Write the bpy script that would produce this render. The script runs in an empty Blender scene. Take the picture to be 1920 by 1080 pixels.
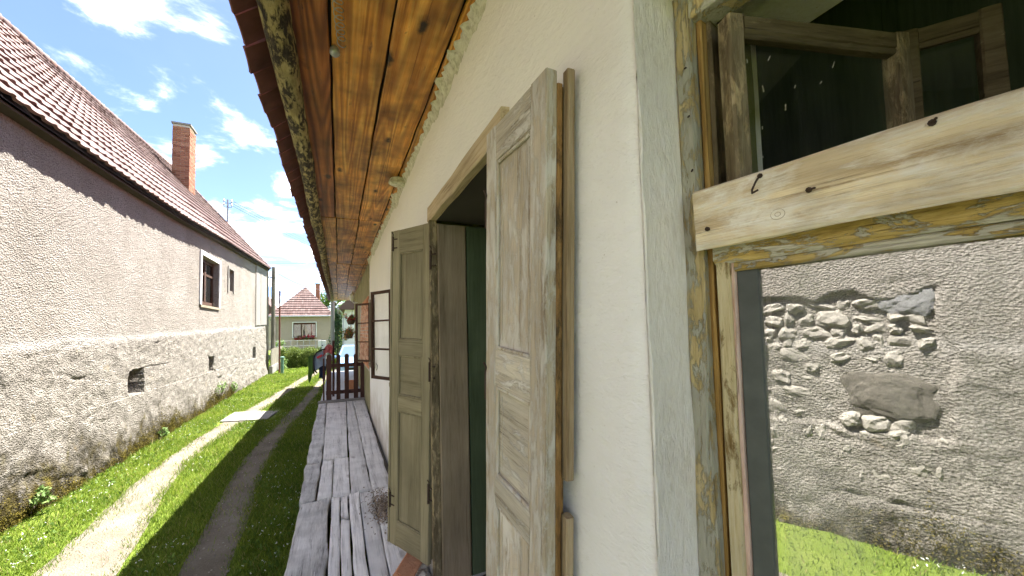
import bpy, bmesh, math, random
import numpy as np
from mathutils import Matrix, Vector
R_ = math.radians
random.seed(7); rng = np.random.default_rng(7)
sc = bpy.context.scene
C = sc.collection

# ------------------------------------------------------------------ camera
YAW, PITCH, ROLL = 0.429956, 0.050661, -0.025
def cam_axes():
    fw = np.array([math.sin(YAW)*math.cos(PITCH), math.cos(YAW)*math.cos(PITCH), math.sin(PITCH)])
    rt = np.array([math.cos(YAW), -math.sin(YAW), 0.0]); up = np.cross(rt, fw)
    return math.cos(ROLL)*rt+math.sin(ROLL)*up, -math.sin(ROLL)*rt+math.cos(ROLL)*up, fw
cr, cu, cf = cam_axes()
cd = bpy.data.cameras.new('camera'); cam = bpy.data.objects.new('camera', cd); C.objects.link(cam)
cam.matrix_world = Matrix(((cr[0], cu[0], -cf[0], 0), (cr[1], cu[1], -cf[1], 0), (cr[2], cu[2], -cf[2], 0), (0, 0, 0, 1)))
cd.sensor_width = 36; cd.lens = 710/1920*36; cd.shift_y = 37.86/1920
cd.clip_start = 0.02; cd.clip_end = 2000
sc.camera = cam
# ------------------------------------------------------------------ sky, sun, exposure
SUN_EL, SUN_AZ = R_(62), R_(50)          # azimuth from +Y (down the lane) towards +X
world = bpy.data.worlds.new('World'); sc.world = world; world.use_nodes = True
SKY_STRENGTH = 0.05
sl = bpy.data.lights.new('sun', 'SUN'); sl.energy = 3.15; sl.angle = R_(0.5); sl.color = (1.0, 0.965, 0.92)
so = bpy.data.objects.new('sun', sl); C.objects.link(so)
sd = Vector((math.sin(SUN_AZ)*math.cos(SUN_EL), math.cos(SUN_AZ)*math.cos(SUN_EL), math.sin(SUN_EL)))
so.rotation_euler = sd.to_track_quat('Z', 'Y').to_euler(); so.location = sd*40
sc.view_settings.view_transform = 'Standard'; sc.view_settings.look = 'None'
sc.view_settings.gamma = 1; sc.view_settings.use_curve_mapping = False
sc.view_settings.exposure = 3.35
sc.render.engine = 'CYCLES'
sc.cycles.max_bounces = 7; sc.cycles.diffuse_bounces = 6; sc.cycles.glossy_bounces = 3; sc.cycles.use_adaptive_sampling = True; sc.cycles.adaptive_threshold = .02; sc.cycles.use_denoising = True; sc.cycles.transparent_max_bounces = 12
sc.cycles.caustics_reflective = False; sc.cycles.caustics_refractive = False

# ------------------------------------------------------------------ node helper
class G:
    def __init__(s, nt): s.nt = nt; s.N = nt.nodes; s.L = nt.links
    def put(s, inp, v):
        if v is None: return
        if isinstance(v, bpy.types.NodeSocket): s.L.new(v, inp)
        elif isinstance(v, (tuple, list)) and len(v) == 3 and inp.type == 'RGBA': inp.default_value = (*v, 1)
        else: inp.default_value = v
    def coord(s, rnd=True, kind='Object'):
        t = s.N.new('ShaderNodeTexCoord').outputs[kind]
        if not rnd: return t
        oi = s.N.new('ShaderNodeObjectInfo').outputs['Random']
        mul = s.m('MULTIPLY', oi, 37.0)
        c = s.N.new('ShaderNodeCombineXYZ')
        for i in range(3): s.L.new(mul, c.inputs[i])
        a = s.N.new('ShaderNodeVectorMath'); a.operation = 'ADD'; s.L.new(t, a.inputs[0]); s.L.new(c.outputs[0], a.inputs[1])
        return a.outputs[0]
    def rnd(s): return s.N.new('ShaderNodeObjectInfo').outputs['Random']
    def map(s, vec, scale=(1, 1, 1), loc=(0, 0, 0), rot=(0, 0, 0)):
        n = s.N.new('ShaderNodeMapping'); s.L.new(vec, n.inputs['Vector'])
        n.inputs['Scale'].default_value = scale; n.inputs['Location'].default_value = loc; n.inputs['Rotation'].default_value = rot
        return n.outputs[0]
    def sep(s, vec):
        n = s.N.new('ShaderNodeSeparateXYZ'); s.L.new(vec, n.inputs[0]); return n.outputs
    def noise(s, vec, scale=5, detail=4, rough=.55, dist=0.0, out=0):
        n = s.N.new('ShaderNodeTexNoise'); s.L.new(vec, n.inputs['Vector'])
        n.inputs['Scale'].default_value = scale; n.inputs['Detail'].default_value = detail
        n.inputs['Roughness'].default_value = rough; n.inputs['Distortion'].default_value = dist
        return n.outputs[out]
    def voro(s, vec, scale=5, feature='F1', out='Distance', rand=1.0):
        n = s.N.new('ShaderNodeTexVoronoi'); n.feature = feature; s.L.new(vec, n.inputs['Vector'])
        n.inputs['Scale'].default_value = scale; n.inputs['Randomness'].default_value = rand
        return n.outputs[out]
    def ramp(s, fac, stops, interp='LINEAR'):
        n = s.N.new('ShaderNodeValToRGB'); n.color_ramp.interpolation = interp; s.put(n.inputs[0], fac)
        e = n.color_ramp.elements
        while len(e) < len(stops): e.new(.5)
        for i, (p, c) in enumerate(stops):
            e[i].position = p; e[i].color = (c, c, c, 1) if isinstance(c, (int, float)) else (*c, 1)
        return n.outputs[0]
    def mix(s, fac, a, b, blend='MIX'):
        n = s.N.new('ShaderNodeMix'); n.data_type = 'RGBA'; n.blend_type = blend
        s.put(n.inputs[0], fac); s.put(n.inputs[6], a); s.put(n.inputs[7], b); return n.outputs[2]
    def m(s, op, a, b=None, c=None, clamp=False):
        n = s.N.new('ShaderNodeMath'); n.operation = op; n.use_clamp = clamp
        s.put(n.inputs[0], a); s.put(n.inputs[1], b); s.put(n.inputs[2], c); return n.outputs[0]
    def rng(s, v, a, b, c=0.0, d=1.0):
        n = s.N.new('ShaderNodeMapRange'); s.put(n.inputs[0], v)
        for i, x in enumerate((a, b, c, d)): n.inputs[i+1].default_value = x
        return n.outputs[0]
    def bump(s, h, strength=.5, dist=.01, prev=None):
        n = s.N.new('ShaderNodeBump'); n.inputs['Strength'].default_value = strength; n.inputs['Distance'].default_value = dist
        s.L.new(h, n.inputs['Height']); s.put(n.inputs['Normal'], prev); return n.outputs[0]
    def pbr(s, color, rough=.85, normal=None, spec=.3, metal=0.0):
        b = s.N.new('ShaderNodeBsdfPrincipled'); s.put(b.inputs['Base Color'], color); s.put(b.inputs['Roughness'], rough)
        s.put(b.inputs['Normal'], normal); b.inputs['Specular IOR Level'].default_value = spec; s.put(b.inputs['Metallic'], metal)
        return b
    def out(s, sh):
        o = s.N.new('ShaderNodeOutputMaterial'); s.L.new(sh if isinstance(sh, bpy.types.NodeSocket) else sh.outputs[0], o.inputs[0])
def mat(name):
    m = bpy.data.materials.new(name); m.use_nodes = True; m.node_tree.nodes.clear(); return m, G(m.node_tree)

# world sky with scattered cumulus, made denser and brighter for added fill light
nt = world.node_tree; nt.nodes.clear(); g = G(nt)
sky = nt.nodes.new('ShaderNodeTexSky'); sky.sky_type = 'NISHITA'; sky.sun_disc = False
sky.sun_elevation = SUN_EL; sky.sun_rotation = SUN_AZ; sky.air_density = .48; sky.dust_density = .6; sky.ozone_density = 3.0
dirv = g.coord(False, 'Generated'); dx, dy, dz = g.sep(dirv)
zz = g.m('MAXIMUM', g.m('ADD', dz, 0.12), 0.03)
cv = nt.nodes.new('ShaderNodeCombineXYZ'); nt.links.new(g.m('DIVIDE', dx, zz), cv.inputs[0]); nt.links.new(g.m('DIVIDE', dy, zz), cv.inputs[1])
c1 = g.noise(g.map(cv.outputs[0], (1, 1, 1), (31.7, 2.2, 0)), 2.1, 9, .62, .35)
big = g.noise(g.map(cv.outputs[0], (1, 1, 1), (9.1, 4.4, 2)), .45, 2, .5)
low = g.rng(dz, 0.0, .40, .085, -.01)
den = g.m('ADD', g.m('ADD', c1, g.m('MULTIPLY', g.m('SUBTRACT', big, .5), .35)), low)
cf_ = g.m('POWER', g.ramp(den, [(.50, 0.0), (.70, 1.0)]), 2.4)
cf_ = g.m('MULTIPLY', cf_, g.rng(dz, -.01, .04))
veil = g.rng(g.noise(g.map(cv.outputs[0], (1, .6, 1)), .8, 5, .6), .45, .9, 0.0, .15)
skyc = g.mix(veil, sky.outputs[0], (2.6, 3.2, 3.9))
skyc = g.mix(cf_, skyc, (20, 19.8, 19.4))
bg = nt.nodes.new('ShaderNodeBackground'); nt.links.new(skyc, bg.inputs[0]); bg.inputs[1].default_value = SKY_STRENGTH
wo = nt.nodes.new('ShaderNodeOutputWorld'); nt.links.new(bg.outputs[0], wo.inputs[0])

# ------------------------------------------------------------------ numpy noise
def _h(ix, iy, iz):
    n = (ix.astype(np.int64)*374761393 + iy.astype(np.int64)*668265263 + iz.astype(np.int64)*2147483647) & 0x7fffffff
    n = ((n ^ (n >> 13))*1274126177) & 0x7fffffff
    n = ((n ^ (n >> 15))*2246822519) & 0x7fffffff
    return ((n ^ (n >> 16)) & 0xffff)/32767.5 - 1.0
def vnoise(x, y, z=0.0):
    x, y, z = np.broadcast_arrays(np.asarray(x, float), np.asarray(y, float), np.asarray(z, float))
    ix, iy, iz = np.floor(x), np.floor(y), np.floor(z); fx, fy, fz = x-ix, y-iy, z-iz
    fx, fy, fz = [t*t*(3-2*t) for t in (fx, fy, fz)]
    r = 0
    for a in (0, 1):
        for b in (0, 1):
            for c in (0, 1):
                w = (fx if a else 1-fx)*(fy if b else 1-fy)*(fz if c else 1-fz)
                r = r + w*_h(ix+a, iy+b, iz+c)
    return r
def fbm(x, y, z=0.0, o=4):
    r, a = 0, 1.0
    for i in range(o):
        r = r + a*vnoise(np.asarray(x)*2**i + 17.3*i, np.asarray(y)*2**i + 5.1*i, np.asarray(z)*2**i + 9.7*i); a *= .5
    return r/1.9
def sstep(a, b, x): t = np.clip((x-a)/(b-a), 0, 1); return t*t*(3-2*t)

# ------------------------------------------------------------------ mesh helpers
def link(o, parent=None):
    C.objects.link(o)
    if parent is not None: o.parent = parent
    return o
def mesh_np(name, V, F, m=None, parent=None, smooth=False, kind=None):
    V = np.asarray(V, np.float32); F = np.asarray(F, np.int32)
    me = bpy.data.meshes.new(name); k = F.shape[1]
    me.vertices.add(len(V)); me.vertices.foreach_set('co', V.ravel())
    me.loops.add(F.size); me.loops.foreach_set('vertex_index', F.ravel())
    me.polygons.add(len(F)); me.polygons.foreach_set('loop_start', np.arange(0, F.size, k, dtype=np.int32))
    me.polygons.foreach_set('loop_total', np.full(len(F), k, np.int32))
    me.update(calc_edges=True); me.validate()
    if smooth: me.polygons.foreach_set('use_smooth', np.ones(len(me.polygons), bool))
    if m: me.materials.append(m)
    o = link(bpy.data.objects.new(name, me), parent)
    if kind: o['kind'] = kind
    return o
class MB:
    def __init__(s): s.v = []; s.f = []
    def add(s, vs, fs):
        n = len(s.v); s.v += [tuple(map(float, v)) for v in vs]; s.f += [tuple(i+n for i in f) for f in fs]; return s
    def box(s, x0, x1, y0, y1, z0, z1):
        return s.add([(x0, y0, z0), (x1, y0, z0), (x1, y1, z0), (x0, y1, z0), (x0, y0, z1), (x1, y0, z1), (x1, y1, z1), (x0, y1, z1)],
                     [(0, 3, 2, 1), (4, 5, 6, 7), (0, 1, 5, 4), (1, 2, 6, 5), (2, 3, 7, 6), (3, 0, 4, 7)])
    def board(s, p0, p1, w, t, wd, ch=.004, j=.002, n=None, rag=0.0, taper=1.0):
        """chamfered plank swept from p0 to p1; w along wd, t across; every ring a little uneven"""
        p0, p1, wd = np.array(p0, float), np.array(p1, float), np.array(wd, float)
        ax = p1-p0; L = np.linalg.norm(ax); ax /= L; wd -= ax*np.dot(wd, ax); wd /= np.linalg.norm(wd); td = np.cross(ax, wd)
        n = n or max(1, int(min(L/.09, 60))); ch = min(ch, w*.3, t*.3)
        a, b = w/2, t/2
        prof = [(-a+ch, -b), (a-ch, -b), (a, -b+ch), (a, b-ch), (a-ch, b), (-a+ch, b), (-a, b-ch), (-a, -b+ch)]
        sx = random.random()*50; U = np.linspace(0, 1, n+1); PF = np.array(prof)
        uu, qq = np.meshgrid(U*L*5+sx, np.arange(8)*3.1, indexing='ij')
        jx = j*vnoise(uu, qq) if j else 0*uu; jy = j*.6*vnoise(uu+20, qq) if j else 0*uu
        k = (1+(taper-1)*U)[:, None]; E = np.zeros((n+1, 8))
        if rag: E[0] = rag*rng.uniform(-1, 1, 8); E[-1] = rag*rng.uniform(-1, 1, 8)
        vs = (p0+ax*L*U[:, None])[:, None, :]+wd*(PF[:, 0]*k+jx)[..., None]+td*(PF[:, 1]*k+jy)[..., None]+ax*E[..., None]
        vs = vs.reshape(-1, 3)
        fs = []
        for i in range(n):
            for q in range(8):
                r = (q+1) % 8; fs.append((i*8+q, i*8+r, (i+1)*8+r, (i+1)*8+q))
        fs += [tuple(range(7, -1, -1)), tuple(n*8+q for q in range(8))]
        return s.add(vs, fs)
    def tube(s, pts, r, seg=8, cap=True):
        pts = [np.array(p, float) for p in pts]; rs = r if isinstance(r, (list, tuple)) else [r]*len(pts)
        vs = []; fs = []; pn = None
        for i, p in enumerate(pts):
            d = pts[min(i+1, len(pts)-1)]-pts[max(i-1, 0)]; d /= np.linalg.norm(d)+1e-9
            if pn is None:
                h = np.array([0, 0, 1.]) if abs(d[2]) < .9 else np.array([1., 0, 0]); pn = np.cross(d, h)
            pn = pn-d*np.dot(pn, d); pn /= np.linalg.norm(pn); q = np.cross(d, pn)
            for k in range(seg):
                a = 2*math.pi*k/seg; vs.append(p+rs[i]*(math.cos(a)*pn+math.sin(a)*q))
        for i in range(len(pts)-1):
            for k in range(seg):
                l = (k+1) % seg; fs.append((i*seg+k, i*seg+l, (i+1)*seg+l, (i+1)*seg+k))
        if cap: fs += [tuple(range(seg-1, -1, -1)), tuple((len(pts)-1)*seg+k for k in range(seg))]
        return s.add(vs, fs)
    def lathe(s, c, prof, seg=12):
        vs = []; fs = []
        for (r, z) in prof:
            for k in range(seg):
                a = 2*math.pi*k/seg; vs.append((c[0]+r*math.cos(a), c[1]+r*math.sin(a), c[2]+z))
        for i in range(len(prof)-1):
            for k in range(seg):
                l = (k+1) % seg; fs.append((i*seg+k, i*seg+l, (i+1)*seg+l, (i+1)*seg+k))
        fs += [tuple(range(seg-1, -1, -1)), tuple((len(prof)-1)*seg+k for k in range(seg))]
        return s.add(vs, fs)
    def build(s, name, m, parent=None, smooth=False, kind=None):
        me = bpy.data.meshes.new(name); me.from_pydata(s.v, [], s.f); me.update()
        if smooth: me.polygons.foreach_set('use_smooth', np.ones(len(me.polygons), bool))
        if m: me.materials.append(m)
        o = link(bpy.data.objects.new(name, me), parent)
        if kind: o['kind'] = kind
        return o
def board(name, m, parent, *a, **k): return MB().board(*a, **k).build(name, m, parent)
def empty(name, loc=(0, 0, 0), rz=0.0, parent=None):
    o = bpy.data.objects.new(name, None); o.empty_display_size = .1; link(o, parent); o.location = loc; o.rotation_euler = (0, 0, rz); return o
def tag(o, label=None, cat=None, group=None, kind=None):
    if label: o['label'] = label
    if cat: o['category'] = cat
    if group: o['group'] = group
    if kind: o['kind'] = kind
    return o
def rock(name, c, size, m, parent=None, sub=2, rough=.25, seed=0, rot=(0, 0, 0)):
    bm = bmesh.new(); bmesh.ops.create_icosphere(bm, subdivisions=sub, radius=1)
    rs = random.Random(seed); off = [rs.uniform(0, 90) for _ in range(3)]
    co = np.array([v.co[:] for v in bm.verts])
    # squarish block: push towards a box, then roughen
    co = np.sign(co)*np.abs(co)**.72
    co *= (1+rough*fbm(co[:, 0]*1.3+off[0], co[:, 1]*1.3+off[1], co[:, 2]*1.3+off[2], 3)+.10*fbm(co[:, 0]*5+off[0], co[:, 1]*5+off[1], co[:, 2]*5+off[2], 2))[:, None]
    co *= np.array(size)
    for v, p in zip(bm.verts, co): v.co = p
    me = bpy.data.meshes.new(name); bm.to_mesh(me); bm.free(); me.materials.append(m)
    o = link(bpy.data.objects.new(name, me), parent); o.location = c; o.rotation_euler = rot; return o
def leaf_cloud(centers, per, spread, size, up=.3, flat=(1, 1, 1)):
    """quads scattered round clump centres -> V,F"""
    centers = np.asarray(centers, float); n = len(centers)*per
    c = np.repeat(centers, per, 0)+rng.normal(0, 1, (n, 3))*spread*np.array(flat)
    d = rng.normal(0, 1, (n, 3)); d[:, 2] += up; d /= np.linalg.norm(d, axis=1)[:, None]
    e = np.cross(d, rng.normal(0, 1, (n, 3))); e /= np.linalg.norm(e, axis=1)[:, None]
    s = (size*rng.uniform(.6, 1.4, n))[:, None]
    V = np.stack([c-d*s, c+e*s*.45, c+d*s, c-e*s*.45], 1).reshape(-1, 3)
    F = np.arange(n*4).reshape(-1, 4); return V, F

ZG, ZD, WR, WL = -2.2, -1.6, .56, -3.56

# ------------------------------------------------------------------ materials
def stretch(ax, along, across): return tuple(along if a == ax else across for a in 'XYZ')
def wood(name, ax, cols, worn=None, worn_at=(.5, .62), rough=.8, bump=.5, along=1.2, across=22, dirt=.5, knots=0.0, knotcol=(.03, .015, .006), spec=.25, bands=0.0, low=1.6):
    """weathered timber; grain runs along ax; worn = second coat colours seen through flaking patches"""
    m, g = mat(name); v = g.coord()
    gr = g.noise(g.map(v, stretch(ax, along, across)), 1.0, 5, .62, .35)
    fine = g.noise(g.map(v, stretch(ax, along*5, across*6)), 1.0, 4, .75, .1)
    gr2 = g.m('ADD', g.m('MULTIPLY', gr, .58), g.m('MULTIPLY', fine, .42)); crk = g.rng(g.noise(g.map(v, stretch(ax, along*.9, across*2.6)), 1.0, 3, .6, .2), .27, .34, .75, 0)
    col = g.ramp(gr2, [(.30, cols[0]), (.47, cols[1]), (.68, cols[2])])
    col = g.mix(crk, col, tuple(c*.35 for c in cols[0])); h = g.m('SUBTRACT', gr2, g.m('MULTIPLY', crk, .5))
    if bands:
        w = g.noise(g.map(v, stretch(ax, .22, 5.0)), 1.0, 2, .4, .25)
        rings = g.m('SINE', g.m('MULTIPLY', w, 95.0)); rr = g.rng(rings, -1, 1)
        col = g.mix(g.m('MULTIPLY', rr, bands), col, cols[0]); h = g.m('ADD', h, g.m('MULTIPLY', rr, -.25*bands))
    if knots:
        kd = g.voro(g.map(v, stretch(ax, 2.4, 6.0)), 1.0); kf = g.rng(g.m('ADD', kd, g.m('MULTIPLY', g.noise(v, 30, 2), .14)), .15, .25, 1, 0)
        col = g.mix(g.m('MULTIPLY', kf, knots), col, knotcol)
    big = g.noise(v, low, 3, .6)
    if worn:
        p = g.noise(g.map(v, stretch(ax, 9.0, 30)), 1.0, 7, .74, .4); p = g.m('ADD', g.m('MULTIPLY', p, .75), g.m('MULTIPLY', big, .25))
        pf = g.ramp(p, [(worn_at[0], 0.0), (worn_at[1], 1.0)])
        wc = g.ramp(fine, [(.3, worn[0]), (.7, worn[1])]); col = g.mix(pf, col, wc); h = g.m('ADD', h, g.m('MULTIPLY', pf, .35))
    dk = g.rng(big, .32, .62, 1-dirt*.62, 1.0)
    col = g.mix(1.0, col, g.ramp(dk, [(0, 0.0), (1, 1.0)]), 'MULTIPLY')
    rv = g.rng(g.rnd(), 0, 1, .80, 1.08); hs = g.N.new('ShaderNodeHueSaturation'); g.put(hs.inputs['Value'], rv); g.L.new(col, hs.inputs['Color']); col = hs.outputs[0]
    g.out(g.pbr(col, rough, g.bump(h, bump, .006), spec)); return m
def plain(name, c, rough=.7, var=.15, scale=20, bump=.2, spec=.3, metal=0.0):
    m, g = mat(name); v = g.coord(); n = g.noise(v, scale, 5, .6); n2 = g.noise(v, scale*.2, 3)
    f = g.m('ADD', g.m('MULTIPLY', n, .6), g.m('MULTIPLY', n2, .4))
    col = g.ramp(f, [(.3, tuple(x*(1-var) for x in c)), (.7, tuple(min(1, x*(1+var)) for x in c))])
    g.out(g.pbr(col, rough, g.bump(n, bump, .004), spec, metal)); return m
def leafy(name, a, b, trans=.35, rough=.6, scale=3.0):
    m, g = mat(name); v = g.N.new('ShaderNodeNewGeometry').outputs['Position']
    n = g.noise(v, scale, 3); n2 = g.N.new('ShaderNodeNewGeometry').outputs['Random Per Island']
    f = g.m('ADD', g.m('MULTIPLY', n, .55), g.m('MULTIPLY', n2, .45)); col = g.ramp(f, [(.3, a), (.7, b)])
    p = g.pbr(col, rough, None, .25); t = g.N.new('ShaderNodeBsdfTranslucent'); g.L.new(col, t.inputs[0])
    x = g.N.new('ShaderNodeMixShader'); x.inputs[0].default_value = trans; g.L.new(p.outputs[0], x.inputs[1]); g.L.new(t.outputs[0], x.inputs[2]); g.out(x); return m
def glass(name, refl, tint=(.9, .93, .9), dirt=.06, rough=.0, fres=False):
    m, g = mat(name); v = g.coord(False)
    gl = g.N.new('ShaderNodeBsdfGlossy'); gl.inputs['Roughness'].default_value = rough; gl.inputs[0].default_value = (.95, .95, .95, 1)
    n = g.noise(v, 3.5, 2); g.L.new(g.bump(n, .16, .005), gl.inputs['Normal'])
    tr = g.N.new('ShaderNodeBsdfTransparent'); tr.inputs[0].default_value = (*tint, 1)
    x = g.N.new('ShaderNodeMixShader'); 
    if fres:
        lw = g.N.new('ShaderNodeLayerWeight'); g.L.new(g.m('ADD', g.m('MULTIPLY', g.m('POWER', lw.outputs['Facing'], 4.0), .5*refl), .03, clamp=True), x.inputs[0])
    else: x.inputs[0].default_value = refl
    g.L.new(tr.outputs[0], x.inputs[1]); g.L.new(gl.outputs[0], x.inputs[2])
    d = g.N.new('ShaderNodeBsdfDiffuse'); d.inputs[0].default_value = (.55, .55, .5, 1)
    sm = g.noise(g.map(v, (9, 9, 2.2)), 1.0, 6, .7, .4); df = g.m('MULTIPLY', g.ramp(sm, [(.45, 0.15), (.75, 1.0)]), dirt)
    y = g.N.new('ShaderNodeMixShader'); g.L.new(df, y.inputs[0]); g.L.new(x.outputs[0], y.inputs[1]); g.L.new(d.outputs[0], y.inputs[2]); g.out(y); return m

M = {}
M['soffit'] = wood('soffit_timber', 'Y', ((.26, .072, .008), (.80, .34, .048), (.96, .58, .14)), worn=((.03, .014, .006), (.14, .05, .012)), worn_at=(.60, .70), rough=.45, bump=.6, along=.8, across=20, dirt=1.15, knots=.97, knotcol=(.012, .007, .004), spec=.4, bands=.6, low=3.0)
M['soffit_dark'] = wood('soffit_timber_dark', 'Y', ((.11, .026, .005), (.48, .15, .026), (.68, .27, .06)), worn=((.02, .01, .005), (.10, .035, .01)), worn_at=(.58, .68), rough=.45, bump=.6, along=.8, across=20, dirt=.9, knots=.9, spec=.35, bands=.7, low=2.0)
M['log'] = wood('rotten_log', 'Y', ((.04, .03, .015), (.46, .36, .15), (.74, .62, .30)), worn=((.02, .015, .01), (.08, .06, .045)), worn_at=(.46, .52), along=4, across=13, bump=1.0, dirt=.8, low=5)
M['deckY'] = wood('deck_grey', 'Y', ((.22, .21, .20), (.80, .775, .745), (.94, .92, .89)), along=.9, across=24, bump=1.0, dirt=.3, knots=.5, knotcol=(.2, .17, .15), low=5)
M['deck_edge'] = wood('deck_edge_grey', 'Y', ((.13, .125, .118), (.50, .485, .465), (.72, .705, .68)), along=2, across=20, bump=1.0, dirt=.5, low=4)
paintA = ((.30, .25, .16), (.37, .32, .22), (.43, .38, .28))
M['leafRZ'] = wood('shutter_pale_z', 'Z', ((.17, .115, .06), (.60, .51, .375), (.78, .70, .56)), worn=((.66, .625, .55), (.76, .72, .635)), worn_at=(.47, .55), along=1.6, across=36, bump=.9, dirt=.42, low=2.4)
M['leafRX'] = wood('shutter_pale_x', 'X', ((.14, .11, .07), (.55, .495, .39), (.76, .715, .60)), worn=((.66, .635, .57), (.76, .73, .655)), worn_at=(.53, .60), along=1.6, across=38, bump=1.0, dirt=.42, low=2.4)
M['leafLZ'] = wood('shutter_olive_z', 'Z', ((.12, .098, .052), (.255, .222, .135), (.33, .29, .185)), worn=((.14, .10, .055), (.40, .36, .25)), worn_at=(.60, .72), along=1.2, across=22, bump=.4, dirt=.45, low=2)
M['leafLX'] = wood('shutter_olive_x', 'X', ((.12, .098, .052), (.255, .222, .135), (.33, .29, .185)), along=1.2, across=22, bump=.4, dirt=.4, low=2)
M['brownZ'] = wood('door_lining_brown', 'Z', ((.13, .10, .062), (.27, .215, .145), (.37, .305, .22)), worn=((.3, .26, .2), (.4, .36, .3)), worn_at=(.70, .74), along=1.0, across=14, bump=.3, dirt=.5)
M['greenZ'] = wood('door_lining_green', 'Z', ((.04, .06, .03), (.075, .105, .058), (.11, .145, .085)), along=1.0, across=14, bump=.3, dirt=.5)
M['edge_brown'] = wood('bare_edge_brown', 'Z', ((.08, .04, .012), (.32, .17, .055), (.46, .30, .12)), worn=((.05, .032, .014), (.10, .065, .03)), worn_at=(.45, .6), along=2.0, across=26, bump=.6, dirt=.6)
M['lath'] = wood('lath_brown', 'Z', ((.14, .085, .04), (.38, .28, .16), (.55, .45, .30)), along=1.5, across=30, bump=.5, dirt=.5)
M['lintel'] = wood('lintel_timber', 'Y', ((.17, .11, .05), (.52, .41, .25), (.70, .60, .43)), along=1.2, across=26, bump=.6, dirt=.5)
M['frame'] = wood('flaking_cream_frame', 'Z', ((.22, .14, .045), (.60, .47, .23), (.80, .69, .44)), worn=((.44, .43, .35), (.58, .56, .46)), worn_at=(.47, .52), along=3.2, across=36, bump=1.0, dirt=.45, low=3)
M['frame_in'] = wood('bare_orange_wood', 'Z', ((.09, .045, .012), (.38, .23, .07), (.58, .43, .20)), along=1.5, across=34, bump=.6, dirt=.6)
M['yellow'] = wood('flaking_yellow_rail', 'X', ((.16, .10, .03), (.56, .40, .13), (.74, .58, .26)), worn=((.44, .42, .34), (.76, .72, .62)), worn_at=(.48, .51), along=4.5, across=46, bump=1.0, dirt=.45, low=6)
M['cream_stile'] = wood('cream_stile', 'Z', ((.28, .18, .06), (.66, .55, .32), (.84, .76, .55)), worn=((.18, .11, .035), (.40, .28, .12)), worn_at=(.56, .62), along=3.0, across=40, bump=.8, dirt=.45, low=4)
M['putty'] = wood('pink_putty', 'Z', ((.48, .30, .24), (.68, .50, .43), (.78, .61, .54)), along=6, across=30, bump=.6, dirt=.4)
M['board'] = wood('nailed_board', 'X', ((.28, .17, .075), (.88, .74, .50), (.97, .90, .74)), worn=((.76, .68, .55), (.95, .92, .85)), worn_at=(.46, .60), along=1.6, across=52, bump=.9, dirt=.45, knots=.35, knotcol=(.42, .30, .17), low=7, bands=.45)
M['sash_dark'] = wood('dark_old_sash', 'X', ((.045, .03, .014), (.12, .095, .05), (.20, .165, .095)), worn=((.26, .18, .08), (.40, .33, .2)), worn_at=(.60, .66), along=3, across=26, bump=.8, dirt=.5, low=5)
M['sash_darkZ'] = wood('dark_old_sash_z', 'Z', ((.06, .04, .018), (.16, .125, .072), (.28, .235, .15)), worn=((.32, .24, .12), (.46, .38, .24)), worn_at=(.5, .58), along=3, across=30, bump=.8, dirt=.5, low=5)
M['casement'] = wood('casement_dark_brown', 'Z', ((.03, .014, .008), (.07, .034, .02), (.11, .06, .038)), along=2, across=24, bump=.4)
M['casement_old'] = wood('casement_weathered', 'Z', ((.16, .12, .07), (.32, .27, .18), (.42, .37, .27)), along=2, across=24, bump=.5)
M['picket'] = wood('picket_brown', 'Z', ((.035, .016, .012), (.075, .036, .028), (.11, .06, .048)), along=1.5, across=20, bump=.3, dirt=.3)
M['fencew'] = wood('old_fence_wood', 'Z', ((.14, .12, .085), (.28, .25, .19), (.40, .37, .30)), along=1.2, across=20)
M['polew'] = wood('pole_wood', 'Z', ((.12, .10, .075), (.24, .21, .16), (.34, .31, .25)), along=.8, across=18)
M['eaveboard'] = plain('black_eave_board', (.05, .04, .032), .9, .4, 8)
M['tile'] = plain('roof_tile', (.30, .15, .115), .8, .3, 6, .3)
def tile_mat():
    m, g = mat('weathered_clay_tile'); v = g.coord(False); p = g.N.new('ShaderNodeNewGeometry').outputs['Position']; r = g.rnd()
    isl = g.N.new('ShaderNodeNewGeometry').outputs['Random Per Island']; rr = g.m('FRACT', g.m('ADD', g.m('MULTIPLY', r, 7.7), isl))
    base = g.ramp(rr, [(0, (.085, .043, .036)), (.3, (.115, .066, .056)), (.65, (.14, .085, .075)), (.9, (.165, .108, .094)), (1, (.14, .064, .044))])
    n = g.noise(p, 1.2, 5, .6); col = g.mix(g.rng(n, .45, .75, 0, .5), base, (.14, .108, .095))
    n2 = g.noise(p, 22, 4, .65); col = g.mix(g.rng(n2, .55, .8, 0, .5), col, (.10, .07, .06))
    g.out(g.pbr(col, .8, g.bump(n2, .3, .006), .3)); return m
M['tile'] = tile_mat()
M['tile_red'] = plain('eave_tile_red', (.16, .060, .050), .8, .35, 9, .4)
M['concrete'] = plain('concrete', (.21, .20, .185), .9, .18, 14, .4)
M['pavement'] = plain('pale_pavement', (.50, .51, .53), .9, .1, 8, .2)
M['metal'] = plain('rusty_iron', (.055, .035, .025), .7, .4, 60, .4, .4, .3)
M['zinc'] = plain('zinc', (.35, .36, .37), .45, .15, 10, .1, .5, .6)
M['wire'] = plain('cable', (.05, .05, .055), .7, .1)
M['white'] = plain('white_paint', (.75, .75, .73), .6, .05)
M['black'] = plain('black', (.015, .015, .016), .6, .2)
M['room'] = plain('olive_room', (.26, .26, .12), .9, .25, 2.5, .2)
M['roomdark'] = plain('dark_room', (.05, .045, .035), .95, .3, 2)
M['glass_big'] = glass('old_window_glass', .44, dirt=.42)
M['glass'] = glass('thin_glass', 1.0, (.97, .98, .97), .03, fres=True)
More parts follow.
